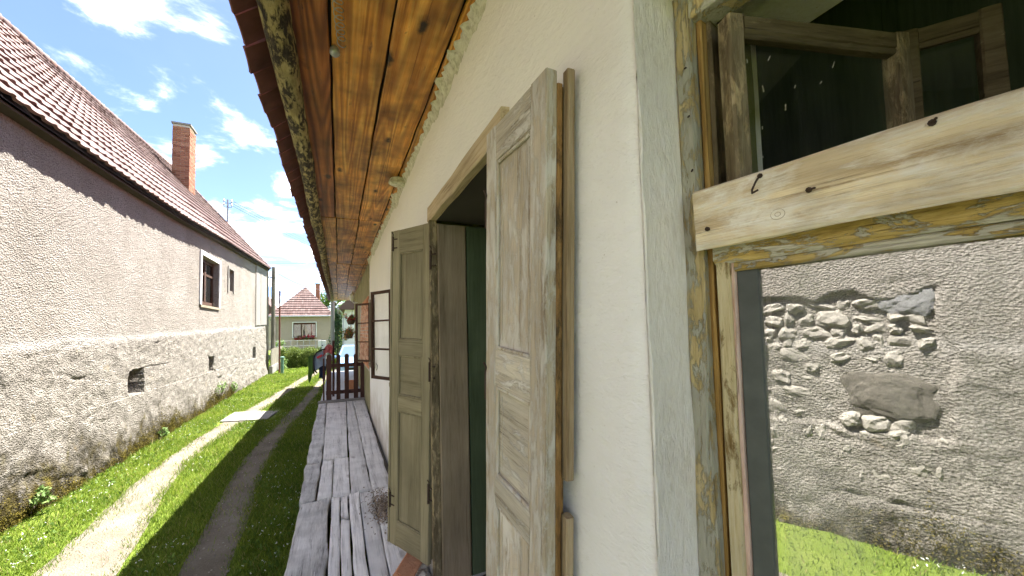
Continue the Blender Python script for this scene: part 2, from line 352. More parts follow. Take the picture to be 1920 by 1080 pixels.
M['glass_house'] = glass('far_window_glass', .35, (.35, .4, .42), .03)
def brick_mat(name, a, b, sc_=30):
    m, g = mat(name); v = g.coord(); isl = g.N.new('ShaderNodeNewGeometry').outputs['Random Per Island']
    n = g.noise(v, sc_, 5, .65); col = g.ramp(g.m('ADD', g.m('MULTIPLY', isl, .55), g.m('MULTIPLY', n, .45)), [(.25, a), (.75, b)])
    g.out(g.pbr(col, .9, g.bump(n, .8, .012), .2)); return m
M['brick'] = brick_mat('brick_orange', (.40, .14, .06), (.68, .36, .21))
M['brick_chim'] = brick_mat('brick_chimney', (.22, .085, .05), (.36, .175, .105), 12)
M['mortar'] = plain('mortar', (.45, .41, .35), .95, .15, 30)
def whitewash():
    m, g = mat('whitewashed_plaster'); v = g.coord(False)
    a = g.noise(g.map(v, (30, 16, 38), rot=(R_(40), 0, 0)), 1.0, 7, .70, .35)
    b = g.noise(g.map(v, (110, 50, 120), rot=(R_(40), 0, 0)), 1.0, 4, .7, .3); big = g.noise(v, 1.4, 5, .6)
    x, y, z = g.sep(v)
    col = g.mix(g.rng(big, .35, .7), (.86, .86, .85), (.93, .94, .95))
    col = g.mix(g.rng(b, .62, .80, 0, .55), col, (.56, .53, .45))
    # warm bounce light painted as a cream tint under the eaves, edge wandering
    up = g.rng(g.m('ADD', z, g.m('MULTIPLY', g.m('SUBTRACT', big, .5), 1.6)), .0, 1.5, 0, .55); col = g.mix(up, col, (.90, .85, .68))
    # splash dirt just above the porch boards
    dn = g.rng(g.m('ADD', z, g.m('MULTIPLY', g.m('SUBTRACT', g.noise(v, 3.2, 6, .65), .5), 1.3)), -1.65, -1.0, .7, 0); col = g.mix(dn, col, (.42, .36, .27))
    sp = g.rng(g.noise(v, 42, 3, .7), .70, .76, 0, .5); col = g.mix(sp, col, (.38, .33, .25))
    h = g.m('ADD', g.m('MULTIPLY', a, 1.0), g.m('MULTIPLY', b, .35))
    g.out(g.pbr(col, .92, g.bump(h, .8, .010), .15)); return m
M['white_wall'] = whitewash()
def reveal_mat():
    m, g = mat('grey_limewashed_reveal'); v = g.coord(False)
    a = g.noise(g.map(v, (70, 70, 24)), 1.0, 7, .75, .4); big = g.noise(v, 3, 4)
    col = g.ramp(g.m('ADD', g.m('MULTIPLY', a, .6), g.m('MULTIPLY', big, .4)), [(.30, (.68, .62, .56)), (.46, (.89, .84, .78)), (.62, (.96, .92, .88))])
    rs = g.rng(g.noise(g.map(v, (60, 60, 6), (2, 5, 1)), 1.0, 3), .72, .76, 0, .8); col = g.mix(rs, col, (.45, .25, .08))
    g.out(g.pbr(col, .92, g.bump(a, .8, .009), .15)); return m
M['reveal'] = reveal_mat()
def green_plaster():
    m, g = mat('green_stained_plaster'); v = g.coord(False); n = g.noise(g.map(v, (4, 4, 1.2)), 2.0, 6, .65, .3)
    col = g.ramp(n, [(.3, (.16, .15, .07)), (.5, (.30, .28, .16)), (.7, (.42, .40, .27))]); g.out(g.pbr(col, .95, g.bump(n, .5, .01), .1)); return m
M['green_plaster'] = green_plaster()
def fillet_mat():
    m, g = mat('crumbling_plaster_edge'); v = g.coord(False); n = g.noise(g.map(v, (14, 14, 14)), 2.0, 6, .7, .5)
    col = g.ramp(n, [(.3, (.40, .38, .26)), (.5, (.68, .66, .52)), (.7, (.84, .83, .72))]); g.out(g.pbr(col, .95, g.bump(n, .9, .015), .1)); return m
M['fillet'] = fillet_mat()
def left_wall():
    m, g = mat('roughcast_and_rubble'); v = g.coord(False); x, y, z = g.sep(v)
    rough = g.noise(v, 30, 8, .80, .4); pit = g.noise(v, 48, 3, .6, .8); peb = g.voro(g.map(v, (1, 1, 1.3)), 38); mid = g.noise(v, 6.5, 6, .65, .4); big = g.noise(v, .8, 6, .62)
    lowm = g.noise(g.map(v, (1, 1, 1.7)), 3.1, 8, .72, .4)
    upc = g.mix(g.rng(big, .35, .68), (.26, .232, .195), (.35, .317, .275))
    upc = g.mix(g.rng(pit, .34, .50, .85, 0), upc, (.12, .10, .085)); upc = g.mix(g.rng(rough, .60, .75, 0, .6), upc, (.46, .43, .385))
    stain = g.m('MULTIPLY', g.rng(g.noise(g.map(v, (1, 2.2, .45)), 1.6, 5, .6), .52, .70, 0, .45), 1.0); upc = g.mix(stain, upc, (.22, .195, .165))
    loc_ = g.ramp(lowm, [(.28, (.13, .115, .098)), (.40, (.225, .203, .172)), (.54, (.31, .28, .237)), (.68, (.38, .35, .305)), (.8, (.30, .24, .155))])
    loc_ = g.mix(g.rng(pit, .34, .52, .9, 0), loc_, (.10, .088, .072)); loc_ = g.mix(g.rng(mid, .30, .42, .8, 0), loc_, (.11, .098, .082))
    loc_ = g.mix(g.rng(g.noise(v, 2.9, 5, .6, .3), .64, .74, 0, .5), loc_, (.33, .235, .10))
    led = g.m('ADD', g.m('SUBTRACT', z, g.m('MULTIPLY', y, .0265)), .247)      # height above the old ledge
    ledn = g.m('ADD', led, g.m('MULTIPLY', g.m('SUBTRACT', mid, .5), .5))
    col = g.mix(g.rng(ledn, -.22, .04, 1, 0), upc, loc_)
    grey = g.m('MULTIPLY', g.rng(g.m('ABSOLUTE', ledn), 0, .15, 1, 0), .45); col = g.mix(grey, col, (.29, .275, .25))
    # damp dirt and moss climbing from the ground
    hm = g.m('ADD', z, g.m('MULTIPLY', g.m('SUBTRACT', g.noise(v, 2.1, 7, .68, .3), .5), 2.0)); hm = g.m('ADD', hm, g.rng(y, 2.0, 5.0, .55, 0.0)); hm = g.m('ADD', hm, g.m('MULTIPLY', g.m('MAXIMUM', g.m('SUBTRACT', y, 6.5), 0.0), .055))
    damp = g.rng(hm, -1.92, -1.02, 1.0, 0); damp = g.m('MULTIPLY', damp, g.rng(g.noise(v, 14, 6, .75), .36, .58, .35, 1)); col = g.mix(damp, col, (.055, .048, .040))
    mo = g.m('MULTIPLY', g.rng(hm, -1.9, -1.35, 1, 0), g.rng(g.noise(v, 9, 6, .7), .36, .52)); 
    mc = g.ramp(g.noise(v, 5, 3), [(.35, (.020, .016, .007)), (.55, (.055, .043, .012)), (.72, (.12, .10, .018))]); col = g.mix(mo, col, mc)
    h = g.m('ADD', g.m('MULTIPLY', rough, 1.0), g.m('MULTIPLY', peb, .8)); b1 = g.bump(h, 1.0, .03); b2 = g.bump(mid, .5, .04, b1)
    g.out(g.pbr(col, .95, b2, .1)); return m
M['left_wall'] = left_wall()
M['smooth_plaster'] = plain('smooth_pale_plaster', (.21, .195, .17), .95, .16, 6, .3)
M['stone'] = brick_mat('rubble_stone', (.13, .118, .10), (.34, .31, .26), 22)
M['stone_grey'] = brick_mat('grey_stone', (.17, .165, .16), (.34, .33, .32), 26); M['stone_dark'] = brick_mat('dark_stone', (.07, .062, .05), (.21, .185, .145), 16)
def ground_mat():
    m, g = mat('lawn_ground'); v = g.coord(False); n = g.noise(v, 1.3, 6, .6); f = g.noise(v, 40, 5, .7)
    col = g.ramp(g.m('ADD', g.m('MULTIPLY', n, .5), g.m('MULTIPLY', f, .5)), [(.3, (.055, .075, .012)), (.5, (.10, .14, .018)), (.7, (.17, .20, .04))])
    g.out(g.pbr(col, .95, g.bump(f, .6, .02), .1)); return m
M['ground'] = ground_mat()
def track_mat():
    m, g = mat('dry_dirt_track'); v = g.coord(False); n = g.noise(v, 2.2, 6, .65); f = g.noise(v, 60, 5, .75); p = g.voro(v, 55)
    col = g.ramp(g.m('ADD', g.m('MULTIPLY', n, .6), g.m('MULTIPLY', f, .4)), [(.32, (.090, .075, .054)), (.5, (.150, .129, .098)), (.68, (.21, .187, .152))])
    col = g.mix(g.rng(p, .05, .2, .5, 0), col, (.26, .24, .21)); gn = g.rng(g.noise(v, 4.5, 5, .7), .60, .72, 0, .55); col = g.mix(gn, col, (.12, .16, .03))
    g.out(g.pbr(col, .95, g.bump(g.m('SUBTRACT', f, p), .8, .012), .1)); return m
M['track'] = track_mat()
def grass_mat():
    m, g = mat('grass_blades'); v = g.N.new('ShaderNodeNewGeometry').outputs['Position']; n = g.noise(v, 1.1, 5, .65); n2 = g.N.new('ShaderNodeNewGeometry').outputs['Random Per Island']
    f = g.m('ADD', g.m('MULTIPLY', n, .6), g.m('MULTIPLY', n2, .4)); col = g.ramp(f, [(.25, (.055, .105, .010)), (.45, (.105, .165, .014)), (.62, (.19, .26, .025)), (.80, (.27, .29, .05))])
    col = g.mix(g.rng(n2, .93, .95, 0, 1), col, (.34, .29, .12))
    p = g.pbr(col, .6, None, .25); t = g.N.new('ShaderNodeBsdfTranslucent'); g.L.new(col, t.inputs[0])
    x = g.N.new('ShaderNodeMixShader'); x.inputs[0].default_value = .4; g.L.new(p.outputs[0], x.inputs[1]); g.L.new(t.outputs[0], x.inputs[2]); g.out(x); return m
M['grass'] = grass_mat()
M['broadleaf'] = leafy('broad_leaves', (.07, .13, .02), (.16, .25, .05), .35)
M['moss'] = leafy('moss', (.035, .028, .006), (.15, .12, .015), .15, .9, 4)
M['weed'] = leafy('weed_leaf', (.12, .20, .05), (.26, .36, .12), .35)
M['hedge'] = leafy('hedge_leaf', (.05, .09, .012), (.20, .25, .05), .35, .6, 2)
M['tree'] = leafy('tree_leaf', (.06, .11, .02), (.16, .23, .05), .35, .6, 1)
M['conifer'] = leafy('conifer_leaf', (.02, .05, .02), (.06, .11, .045), .2, .7, 2)
M['petal_white'] = plain('white_petal', (.75, .75, .70), .7, .05)
M['petal_red'] = leafy('red_petal', (.42, .02, .04), (.62, .10, .14), .3)
M['petal_orange'] = leafy('orange_petal', (.55, .10, .02), (.60, .28, .04), .3)
M['bark'] = plain('bark', (.10, .075, .05), .95, .35, 12, .6)
M['husk'] = brick_mat('husk', (.10, .07, .045), (.36, .29, .22), 40)

# ------------------------------------------------------------------ ground and lane
o = MB().add([(-300, -120, ZG), (300, -120, ZG), (300, 600, ZG), (-300, 600, ZG)], [(0, 1, 2, 3)]).build('ground', M['ground']); tag(o, 'flat green ground under the lane and gardens', None, None, 'structure')
LT = np.array([(-4, -2.2), (2, -2.05), (5, -2.21), (6.8, -2.46), (8.5, -2.60), (10.5, -2.52), (12.5, -2.30), (15.4, -1.97), (19, -1.62), (22.6, -1.26), (27, -.6), (34, 1.2)])
RT = np.array([(-4, -.95), (2, -1.0), (4.4, -1.12), (7, -1.30), (9, -1.30), (11.5, -1.12), (14, -.93), (19, -.70), (23, -.35), (28, .5), (34, 2.3)])
LW = lambda y: np.interp(y, [-4, 5, 8.5, 12, 40], [.32, .34, .21, .24, .25])
RW = lambda y: np.interp(y, [-4, 5, 40], [.20, .20, .165])
def track(name, T, W, seed, label):
    ys = np.arange(-4, 34, .12); xs = np.interp(ys, T[:, 0], T[:, 1])
    k = np.ones(9)/9; xs = np.convolve(np.pad(xs, 4, 'edge'), k, 'valid')
    us = np.linspace(-1, 1, 9); V = []; 
    for i, y in enumerate(ys):
        wl = W(y)*(1+.28*float(fbm(y*1.7, seed, 0, 3))); wr = W(y)*(1+.28*float(fbm(y*1.7, seed+9, 0, 3)))
        for u in us:
            w = wl if u < 0 else wr
            V.append((xs[i]+u*w, y, ZG+.008-.0*abs(u)+.004*float(vnoise(y*3, u*3, seed))))
    n = len(us); F = [(i*n+j, i*n+j+1, (i+1)*n+j+1, (i+1)*n+j) for i in range(len(ys)-1) for j in range(n-1)]
    o = mesh_np(name, V, F, M['track'], smooth=True); tag(o, label, None, None, 'structure')
track('dirt_track', LT, LW, 1.5, 'sunlit dirt wheel track nearer the roughcast house')
track('dirt_track', RT, RW, 4.5, 'shaded dirt wheel track nearer the porch')
# concrete slab across the left track
q = [(-2.71, 11.80), (-1.67, 11.48), (-1.54, 12.52), (-2.64, 12.97)]
o = MB().add([(*p, ZG+.004) for p in q]+[(*p, ZG+.035) for p in q], [(0, 3, 2, 1), (4, 5, 6, 7), (0, 1, 5, 4), (1, 2, 6, 5), (2, 3, 7, 6), (3, 0, 4, 7)]).build('concrete_slab', M['concrete'])
tag(o, 'flat concrete slab lying across the grass and the left wheel track', 'slab')

# ------------------------------------------------------------------ left house: long rendered house
HL = empty('roughcast_house', (WL, 14, ZG)); tag(HL, 'long grey roughcast house with mossy base and red tiled roof', 'house')
INV = Matrix.Translation((-WL, -14, -ZG))
class HLs:                                              # parts below are modelled in world space
    pass
def rebase(o, parent, inv): o.parent = parent; o.matrix_parent_inverse = inv; return o
eav = lambda y: np.interp(y, [-6, 6, 7.9, 9, 11.7, 15, 24], [2.62, 2.715, 2.735, 2.76, 2.85, 3.05, 3.465])
rid = lambda y: 7.25+.05*(np.asarray(y)-12.3)
ledge = lambda y: -.247+.0265*y
RECTS = [(9.42, 10.03, -1.10, -.64, .34), (14.16, 14.70, -1.12, -.66, .22), (20.56, 21.25, -1.13, -.60, .2), (13.40, 15.15, .87, 2.30, .26), (16.32, 17.0, 1.57, 2.34, .14)]
ys = np.concatenate([np.arange(-5, -1.2, .14), np.arange(-1.2, 2.3, .022), np.arange(2.3, 5.4, .045), np.arange(5.4, 12, .03), np.arange(12, 24.01, .06)])
zs = np.arange(-2.32, 3.66, .028)
for (a, b, c, d, e) in RECTS:
    ys = np.append(ys, [a-.004, a+.004, b-.004, b+.004]); zs = np.append(zs, [c-.004, c+.004, d-.004, d+.004])
ys = np.unique(np.append(ys, [24.0, 21.1, 21.11])); zs = np.unique(zs)
YY, ZZ = np.meshgrid(ys, zs, indexing='ij')
ZZ = np.minimum(ZZ, eav(YY)+.10)
def left_disp(Y, Z):
    lz = Z-ledge(Y)+.05*fbm(Y*.9, Z*.3+3, 0, 3)
    low = sstep(.06, -.08, lz)
    d = .012*fbm(Y*2, Z*2, 1.5, 3) + .010*fbm(Y*16, Z*16, 2.5, 3)
    d += low*(.022+.022*fbm(Y*1.4, Z*2.4, 7.7, 4)+.020*fbm(Y*9, Z*9, 4.4, 3))
    cr = fbm(Y*.55+3, Z*2.1+.6*Y*.13, 11.0, 3); d -= low*.028*np.exp(-(cr/.030)**2)*sstep(-.2, .3, fbm(Y*.8, Z*.8, 21.0, 2))
    base = sstep(-1.45, -2.2, Z+.35*fbm(Y*.8, Z*.8, 31., 3)); d += base*(.06+.07*fbm(Y*5, Z*5, 8.8, 4))
    pil = (Y > 21.105)*(Z > ledge(Y)+.05); d = np.where(pil, .035+.004*fbm(Y*4, Z*4, 3, 2), d)
    # fallen render with rubble showing (seen mirrored in the window)
    ed = .16*fbm(Y*3.2, Z*3.2, 40., 4)
    pat = sstep(.0, .03, np.minimum(np.minimum(1.42-Y, Y+.03), np.minimum(.26-Z, Z+1.18))+ed-.04); d -= pat*.05
    pat2 = sstep(.0, .03, np.minimum(np.minimum(.42-Y, Y-.02), np.minimum(.40-Z, Z-.05))+.5*ed); d -= pat2*.010
    for (a, b, c, e_, dep) in RECTS:
        ro = .03*fbm(Y*6, Z*6, 5.5, 3) if dep not in (.26, .14) else 0
        ins = (Y > a+ro) & (Y < b+ro) & (Z > c+ro) & (Z < e_+ro); d = np.where(ins, -dep+.03*fbm(Y*6, Z*6, 9, 3)*(dep not in (.26, .14)), d)
    return d
DD = left_disp(YY, ZZ)
V = np.stack([WL+DD, YY, ZZ], -1).reshape(-1, 3); ny, nz = YY.shape
I = np.arange(ny*nz).reshape(ny, nz); F = np.stack([I[:-1, :-1], I[1:, :-1], I[1:, 1:], I[:-1, 1:]], -1).reshape(-1, 4)
wallL = rebase(mesh_np('wall', V, F, M['left_wall'], smooth=True), HL, INV); wallL['label'] = 'grey roughcast wall, eroded and mossy at the foot'
b = MB().box(-10.4, WL-.45, -5, -4.9, ZG, 3).box(-10.4, WL-.45, 23.9, 23.98, ZG, 3.3).box(-10.5, -10.4, -5, 24, ZG, 3).box(WL-.5, WL-.42, -5, 24, ZG, 2.7)
rebase(b.build('back_wall', M['smooth_plaster']), HL, INV)
b = MB(); b.add([(WL+.035, 24.0, ledge(24)+.05), (WL-.6, 24.0, ledge(24)+.05), (WL-.6, 24.0, 3.4), (WL+.035, 24.0, 3.4)], [(3, 2, 1, 0)]); rebase(b.build('corner_return', M['smooth_plaster']), HL, INV)
b = MB()
for (a_, b_) in ((21.15, 22.2), (22.32, 23.98)):
    b.add([(WL+.042, a_, ledge(a_)+.09), (WL+.042, b_, ledge(b_)+.09), (WL+.042, b_, eav(b_)+.02), (WL+.042, a_, eav(a_)+.02), (WL+.02, a_, ledge(a_)+.09), (WL+.02, b_, ledge(b_)+.09), (WL+.02, b_, eav(b_)+.02), (WL+.02, a_, eav(a_)+.02)],
          [(0, 1, 2, 3), (4, 5, 1, 0), (5, 6, 2, 1), (7, 4, 0, 3)])
rebase(b.build('corner_pilaster', M['smooth_plaster']), HL, INV)
# window of the left house
wx = WL-.19
b = MB(); y0, y1, z0, z1 = 13.44, 15.11, .92, 2.27
b.box(wx, wx+.06, y0, y0+.09, z0, z1).box(wx, wx+.06, y1-.09, y1, z0, z1).box(wx, wx+.058, y0+.09, y1-.09, z1-.09, z1).box(wx, wx+.058, y0+.09, y1-.09, z0, z0+.09)
b.box(wx+.002, wx+.066, 14.20, 14.34, z0+.09, z1-.09).box(wx+.003, wx+.055, y0+.09, 14.20, 1.80, 1.87).box(wx+.003, wx+.055, 14.34, y1-.09, 1.80, 1.87)
win = rebase(b.build('window', M['casement']), HL, INV); win['label'] = 'brown framed window in white surround'
for (a, c, d, e) in ((y0+.09, 14.20, z0+.09, 1.80), (14.34, y1-.09, z0+.09, 1.80), (y0+.09, 14.20, 1.87, z1-.09), (14.34, y1-.09, 1.87, z1-.09)):
    rebase(MB().box(wx+.02, wx+.03, a, c, d, e).build('pane', M['glass_house']), win, Matrix())
rebase(MB().box(wx-.28, wx-.26, y0, y1, z0, z1).build('room_dark', M['roomdark']), win, Matrix())
b = MB().box(WL-.26, WL+.035, 13.34, 15.22, .80, .868); rebase(b.build('sill', M['casement_old']), win, Matrix())
b = MB().box(WL-.005, WL+.035, 13.28, 13.395, .87, 2.42).box(WL-.005, WL+.035, 15.155, 15.27, .87, 2.42).box(WL-.005, WL+.034, 13.396, 15.154, 2.305, 2.42)
rebase(b.build('surround', M['white']), win, Matrix())
b = MB().box(WL-.005, WL+.03, 16.22, 16.315, 1.5, 2.42).box(WL-.005, WL+.03, 17.005, 17.1, 1.5, 2.42).box(WL-.005, WL+.029, 16.316, 17.004, 2.345, 2.42).box(WL-.1, WL-.08, 16.33, 16.99, 1.58, 2.33)
rebase(b.build('blind_window', M['smooth_plaster']), HL, INV)
# rubble stones in the fallen patch
k = 0
for zr in np.arange(-1.55, .2, .13):
    yy = -.02+random.uniform(0, .1)
    while yy < 1.36:
        w = random.uniform(.07, .28); h = random.uniform(.07, .17)
        c = (WL-.074+random.uniform(-.025, .015), yy+w/2, zr+random.uniform(-.02, .02)); yy += w+.01
        if -1.02 < c[2] < -.47 and -.05 < c[1] < .72: continue
        if c[2] < -1.02: c = (c[0]+.035, c[1], c[2])
        if c[2] < -1.02 and random.random() < .5: continue
        if c[2] < -.35 and c[1] > .70 and random.random() < .35: continue
        if c[2] > .02 and c[1] < .42: continue
        rebase(rock('stone', c, (.055+random.uniform(0, .02), w*.52, h*.52), M['stone'], None, 3, .6, k, (random.uniform(-.4, .4), random.uniform(-.2, .2), random.uniform(-.2, .2))), wallL, Matrix()); k += 1
rebase(rock('stone', (WL-.06, .36, -.75), (.085, .36, .25), M['stone_dark'], None, 4, .40, 77, (.12, 0, 0)), wallL, Matrix())
rebase(rock('stone', (WL-.055, .22, .22), (.045, .20, .17), M['stone_grey'], None, 4, .5, 78, (0, 0, 0)), wallL, Matrix())

# roof: base sheet, tiles, fascia, hip
roofs = []
ysr = np.arange(-5, 24.01, .5); sd_ = []
hipy = lambda s: 24.05-1.75*s
V = []; F = []
for i, y in enumerate(ysr):
    V += [(-3.38, y, float(eav(y))-.03), (-7, min(y, 22.3), float(rid(min(y, 22.3)))-.05), (-10.6, y, float(eav(y))-.03)]
for i in range(len(ysr)-1):
    a = i*3; F += [(a, a+3, a+4, a+1), (a+1, a+4, a+5, a+2)]
a = (len(ysr)-1)*3
b = MB().add(V, F); b.add([V[a], V[a+1], V[a+2]], [(0, 1, 2)]); b.add([V[0], V[1], V[2]], [(0, 2, 1)])
roofL = rebase(b.build('roof', M['eaveboard']), HL, INV); roofL['label'] = 'steep red clay tiled roof'
b = MB()
for i in range(len(ysr)-1):
    y, y2 = ysr[i], ysr[i+1]; e, e2 = float(eav(y)), float(eav(y2))
    b.add([(-3.42, y, e-.035), (-3.42, y2, e2-.035), (-3.60, y2, e2-.06), (-3.60, y, e-.06), (-3.42, y, e-.065), (-3.42, y2, e2-.065), (-3.60, y2, e2-.085), (-3.60, y, e-.085)], [(0, 1, 5, 4), (4, 5, 6, 7)])
rebase(b.build('eave_board', M['eaveboard']), roofL, Matrix())
# one interlocking tile: x = across (along the eave), y = up the slope, z = out of the roof
TW, TL = .235, .43
prof = [(-.5, .006), (-.36, .0), (-.10, .002), (.08, .006), (.22, .020), (.36, .022), (.5, .010)]
tv = []
for yv in (0.0, TL):
    for (u, h) in prof: tv.append((u*TW, yv, h+(.048 if yv == 0 else .004)))
for (u, h) in prof: tv.append((u*TW, .006, h+.008))
nP = len(prof); tf = []
for i in range(nP-1): tf += [(i, i+1, nP+i+1, nP+i), (2*nP+i, 2*nP+i+1, i+1, i)]
TV = np.array(tv); TF = np.array(tf)
tme = bpy.data.meshes.new('tile'); tme.from_pydata(tv, [], tf); tme.update(); tme.materials.append(M['tile'])
tiles = []
NC = 14
for c in range(NC):
    s = c/NC
    y = 2.0+(.5*TW if c % 2 else 0)
    while y < hipy(s)-.1:
        E = np.array([-3.37, y, float(eav(y))]); Rg = np.array([-7.0, y, float(rid(y))]); p = E+(Rg-E)*s
        up = (Rg-E)/np.linalg.norm(Rg-E); al = np.array([0, 1., float(eav(y+.3)-eav(y-.3))/.6*(1-s)+.05*s]); al /= np.linalg.norm(al)
        al = al+up*random.gauss(0, .006); nr = np.cross(al, up); nr /= np.linalg.norm(nr); nr *= 1
        p = p+nr*random.gauss(.0, .003)+up*random.gauss(0, .006)
        tiles.append((p, al, up, nr)); y += TW
def on_screen(p):
    x, yv, d = np.dot(cr, p), np.dot(cu, p), np.dot(cf, p)
    px = 960+710*x/d; py = 577.86-710*yv/d; return d > 0 and -15 < px < 1935 and -15 < py < 1095
vis = sorted([i for i, t in enumerate(tiles) if on_screen(t[0])], key=lambda i: np.linalg.norm(tiles[i][0]))
near = set(vis[:300])
AV, AF = [], []
for i, (p, al, up, nr) in enumerate(tiles):
    if i in near:
        o = bpy.data.objects.new('tile', tme); C.objects.link(o); o.parent = roofL
        o.matrix_basis = Matrix(((al[0], up[0], nr[0], p[0]), (al[1], up[1], nr[1], p[1]), (al[2], up[2], nr[2], p[2]), (0, 0, 0, 1)))
    else:
        AF.append(TF+len(AV)*len(TV)); AV.append(p+TV[:, :1]*al+TV[:, 1:2]*up+TV[:, 2:]*nr)
rebase(mesh_np('tile_field', np.concatenate(AV), np.concatenate(AF), M['tile'], kind='stuff'), roofL, Matrix())
b = MB()
for i in range(56):
    y = 8+i*.26
    if y > 22.4: break
    b.tube([(-7.0, y, float(rid(y))+.02), (-7.0, y+.29, float(rid(y+.29))+.035)], [.10, .115], 8)
for i in range(20):
    t = i/20; a_ = np.array([-7, 22.3, float(rid(22.3))]); c_ = np.array([-3.4, 24.05, 3.48]); p = a_+(c_-a_)*t; p2 = a_+(c_-a_)*(t+.055)
    b.tube([p+[0, 0, .03], p2+[0, 0, .04]], [.10, .09], 8)
rebase(b.build('ridge_tiles', M['tile'], smooth=True, kind='stuff'), roofL, Matrix())
# chimney with brick courses
cx0, cx1, cy0, cy1, cz0, cz1 = -5.98, -5.44, 18.85, 19.55, 5.2, 8.46
chim = rebase(MB().box(cx0+.012, cx1-.012, cy0+.012, cy1-.012, cz0, cz1-.02).build('chimney', M['mortar']), HL, INV); chim['label'] = 'tall orange brick chimney'
b = MB(); z = cz0+.2; k = 0
while z < cz1-.1:
    for (ax, lo, hi, fixed) in (('x', cx0, cx1, cy0), ('x', cx0, cx1, cy1), ('y', cy0, cy1, cx1), ('y', cy0, cy1, cx0)):
        u = lo+(0 if k % 2 else .0)
        first = True
        while u < hi-.02:
            w = (.13 if (first and k % 2) else .265); e = min(u+w-.012, hi); j = random.uniform(-.004, .006)
            if ax == 'x': b.box(u, e, fixed-.004-j if fixed == cy0 else fixed-.05, fixed+.05 if fixed == cy0 else fixed+.004+j, z, z+.066)
            else: b.box(fixed-.05 if fixed == cx1 else fixed-.005-j, fixed+.005+j if fixed == cx1 else fixed+.05, u, e, z+.0005, z+.0655)
            u = e+.012; first = False
    z += .078; k += 1
rebase(b.build('brick_courses', M['brick_chim'], kind='stuff'), chim, Matrix())
rebase(MB().box(cx0-.04, cx1+.04, cy0-.04, cy1+.04, cz1-.02, cz1+.05).build('cap', M['concrete']), chim, Matrix())
rebase(MB().box(cx0-.05, cx1+.05, cy0-.05, cy1+.05, cz0+.3, cz0+.62).build('flashing', M['zinc']), chim, Matrix()).location.z -= .35
# moss cushions and dead stalks along the foot of the wall
nb = 3400; yb = np.concatenate([rng.uniform(5.5, 17, nb), rng.uniform(-.6, 1.6, 300)]); dn = np.clip(.55+.9*fbm(yb*1.1, yb*0, 3., 3), .12, 1.2); hb = np.abs(rng.normal(0, 1, len(yb)))*.19*dn+.01; keep = rng.uniform(0, 1, len(yb)) < dn; yb = yb[keep]; hb = hb[keep]
cen = np.stack([WL+left_disp(yb, ZG+hb)+.015, yb, ZG+hb], 1)
V, F = leaf_cloud(cen, 20, .04, .0095, 0, (.35, 1.3, 1.2)); mo = mesh_np('moss', V, F, M['moss'], kind='stuff'); tag(mo, 'dark olive moss along the foot of the roughcast wall', 'moss')

# ------------------------------------------------------------------ right house: whitewashed cottage
HR = empty('whitewashed_cottage', (WR, 4, ZG)); tag(HR, 'old whitewashed cottage with brown plank eaves, shutters and a boarded window', 'house')
IR = Matrix.Translation((-WR, -4, -ZG)); I4 = Matrix()
def hr(o, label=None):
    rebase(o, HR, IR)
    if label: o['label'] = label
    return o
ZS = 1.40                                              # underside of the eaves boards
DOOR = (1.27, 2.36, ZD-.3, .69); WIN = (-1.05, .58, -.78, .745); WA = (3.72, 4.34, -.58, .48); WB = (6.85, 7.48, -.60, .53)
OPEN = [DOOR, WIN, WA, WB]
ys = np.concatenate([np.arange(-4, 0, .1), np.arange(0, 2.6, .03), np.arange(2.6, 8, .06), np.arange(8, 16.01, .15)]); zs = np.concatenate([[-2.3], np.arange(-2.0, 1.46, .04)])
for (a, b_, c, d) in OPEN: ys = np.append(ys, [a, b_]); zs = np.append(zs, [c, d])
ys = np.unique(np.round(ys, 4)); zs = np.unique(np.round(zs, 4))
def wdisp(Y, Z, k=0.0): return .006*fbm(Y*2.2, Z*2.2, 2+k, 3)+.0035*fbm(Y*9, Z*13, 4+k, 3)
YY, ZZ = np.meshgrid(ys, zs, indexing='ij'); DX = wdisp(YY, ZZ)
# plaster rounds off at the far edge of the window opening
DX = DX+np.where((ZZ > WIN[2]) & (ZZ < WIN[3]), .012*np.exp(-((YY-WIN[1])/.018)**2), 0)
edge_dy = lambda z: .007*fbm(z*5, 2.2, 0, 3)+.004*fbm(z*22, 7.1, 0, 2)
YJ = YY+np.where(np.abs(YY-WIN[1]) < .02, edge_dy(ZZ)*(1-np.abs(YY-WIN[1])/.02), 0)
V = np.stack([WR+DX, YJ, ZZ], -1).reshape(-1, 3); ny, nz = YY.shape; I = np.arange(ny*nz).reshape(ny, nz)
yc, zc = (ys[:-1]+ys[1:])/2, (zs[:-1]+zs[1:])/2; keep = np.ones((ny-1, nz-1), bool)
for (a, b_, c, d) in OPEN: keep &= ~(((yc > a) & (yc < b_))[:, None] & ((zc > c) & (zc < d))[None, :])
Q = np.stack([I[:-1, :-1], I[:-1, 1:], I[1:, 1:], I[1:, :-1]], -1)
gy = np.broadcast_to(yc[:, None], keep.shape)
main = keep & (gy < 8.0); far = keep & (gy >= 8.0)
wallR = hr(mesh_np('wall', V, Q[main], M['white_wall'], smooth=True), 'whitewashed plaster wall with brushed lime texture')
hr(mesh_np('wall', V, Q[far], M['green_plaster'], smooth=True), 'old greenish stained plaster wall')
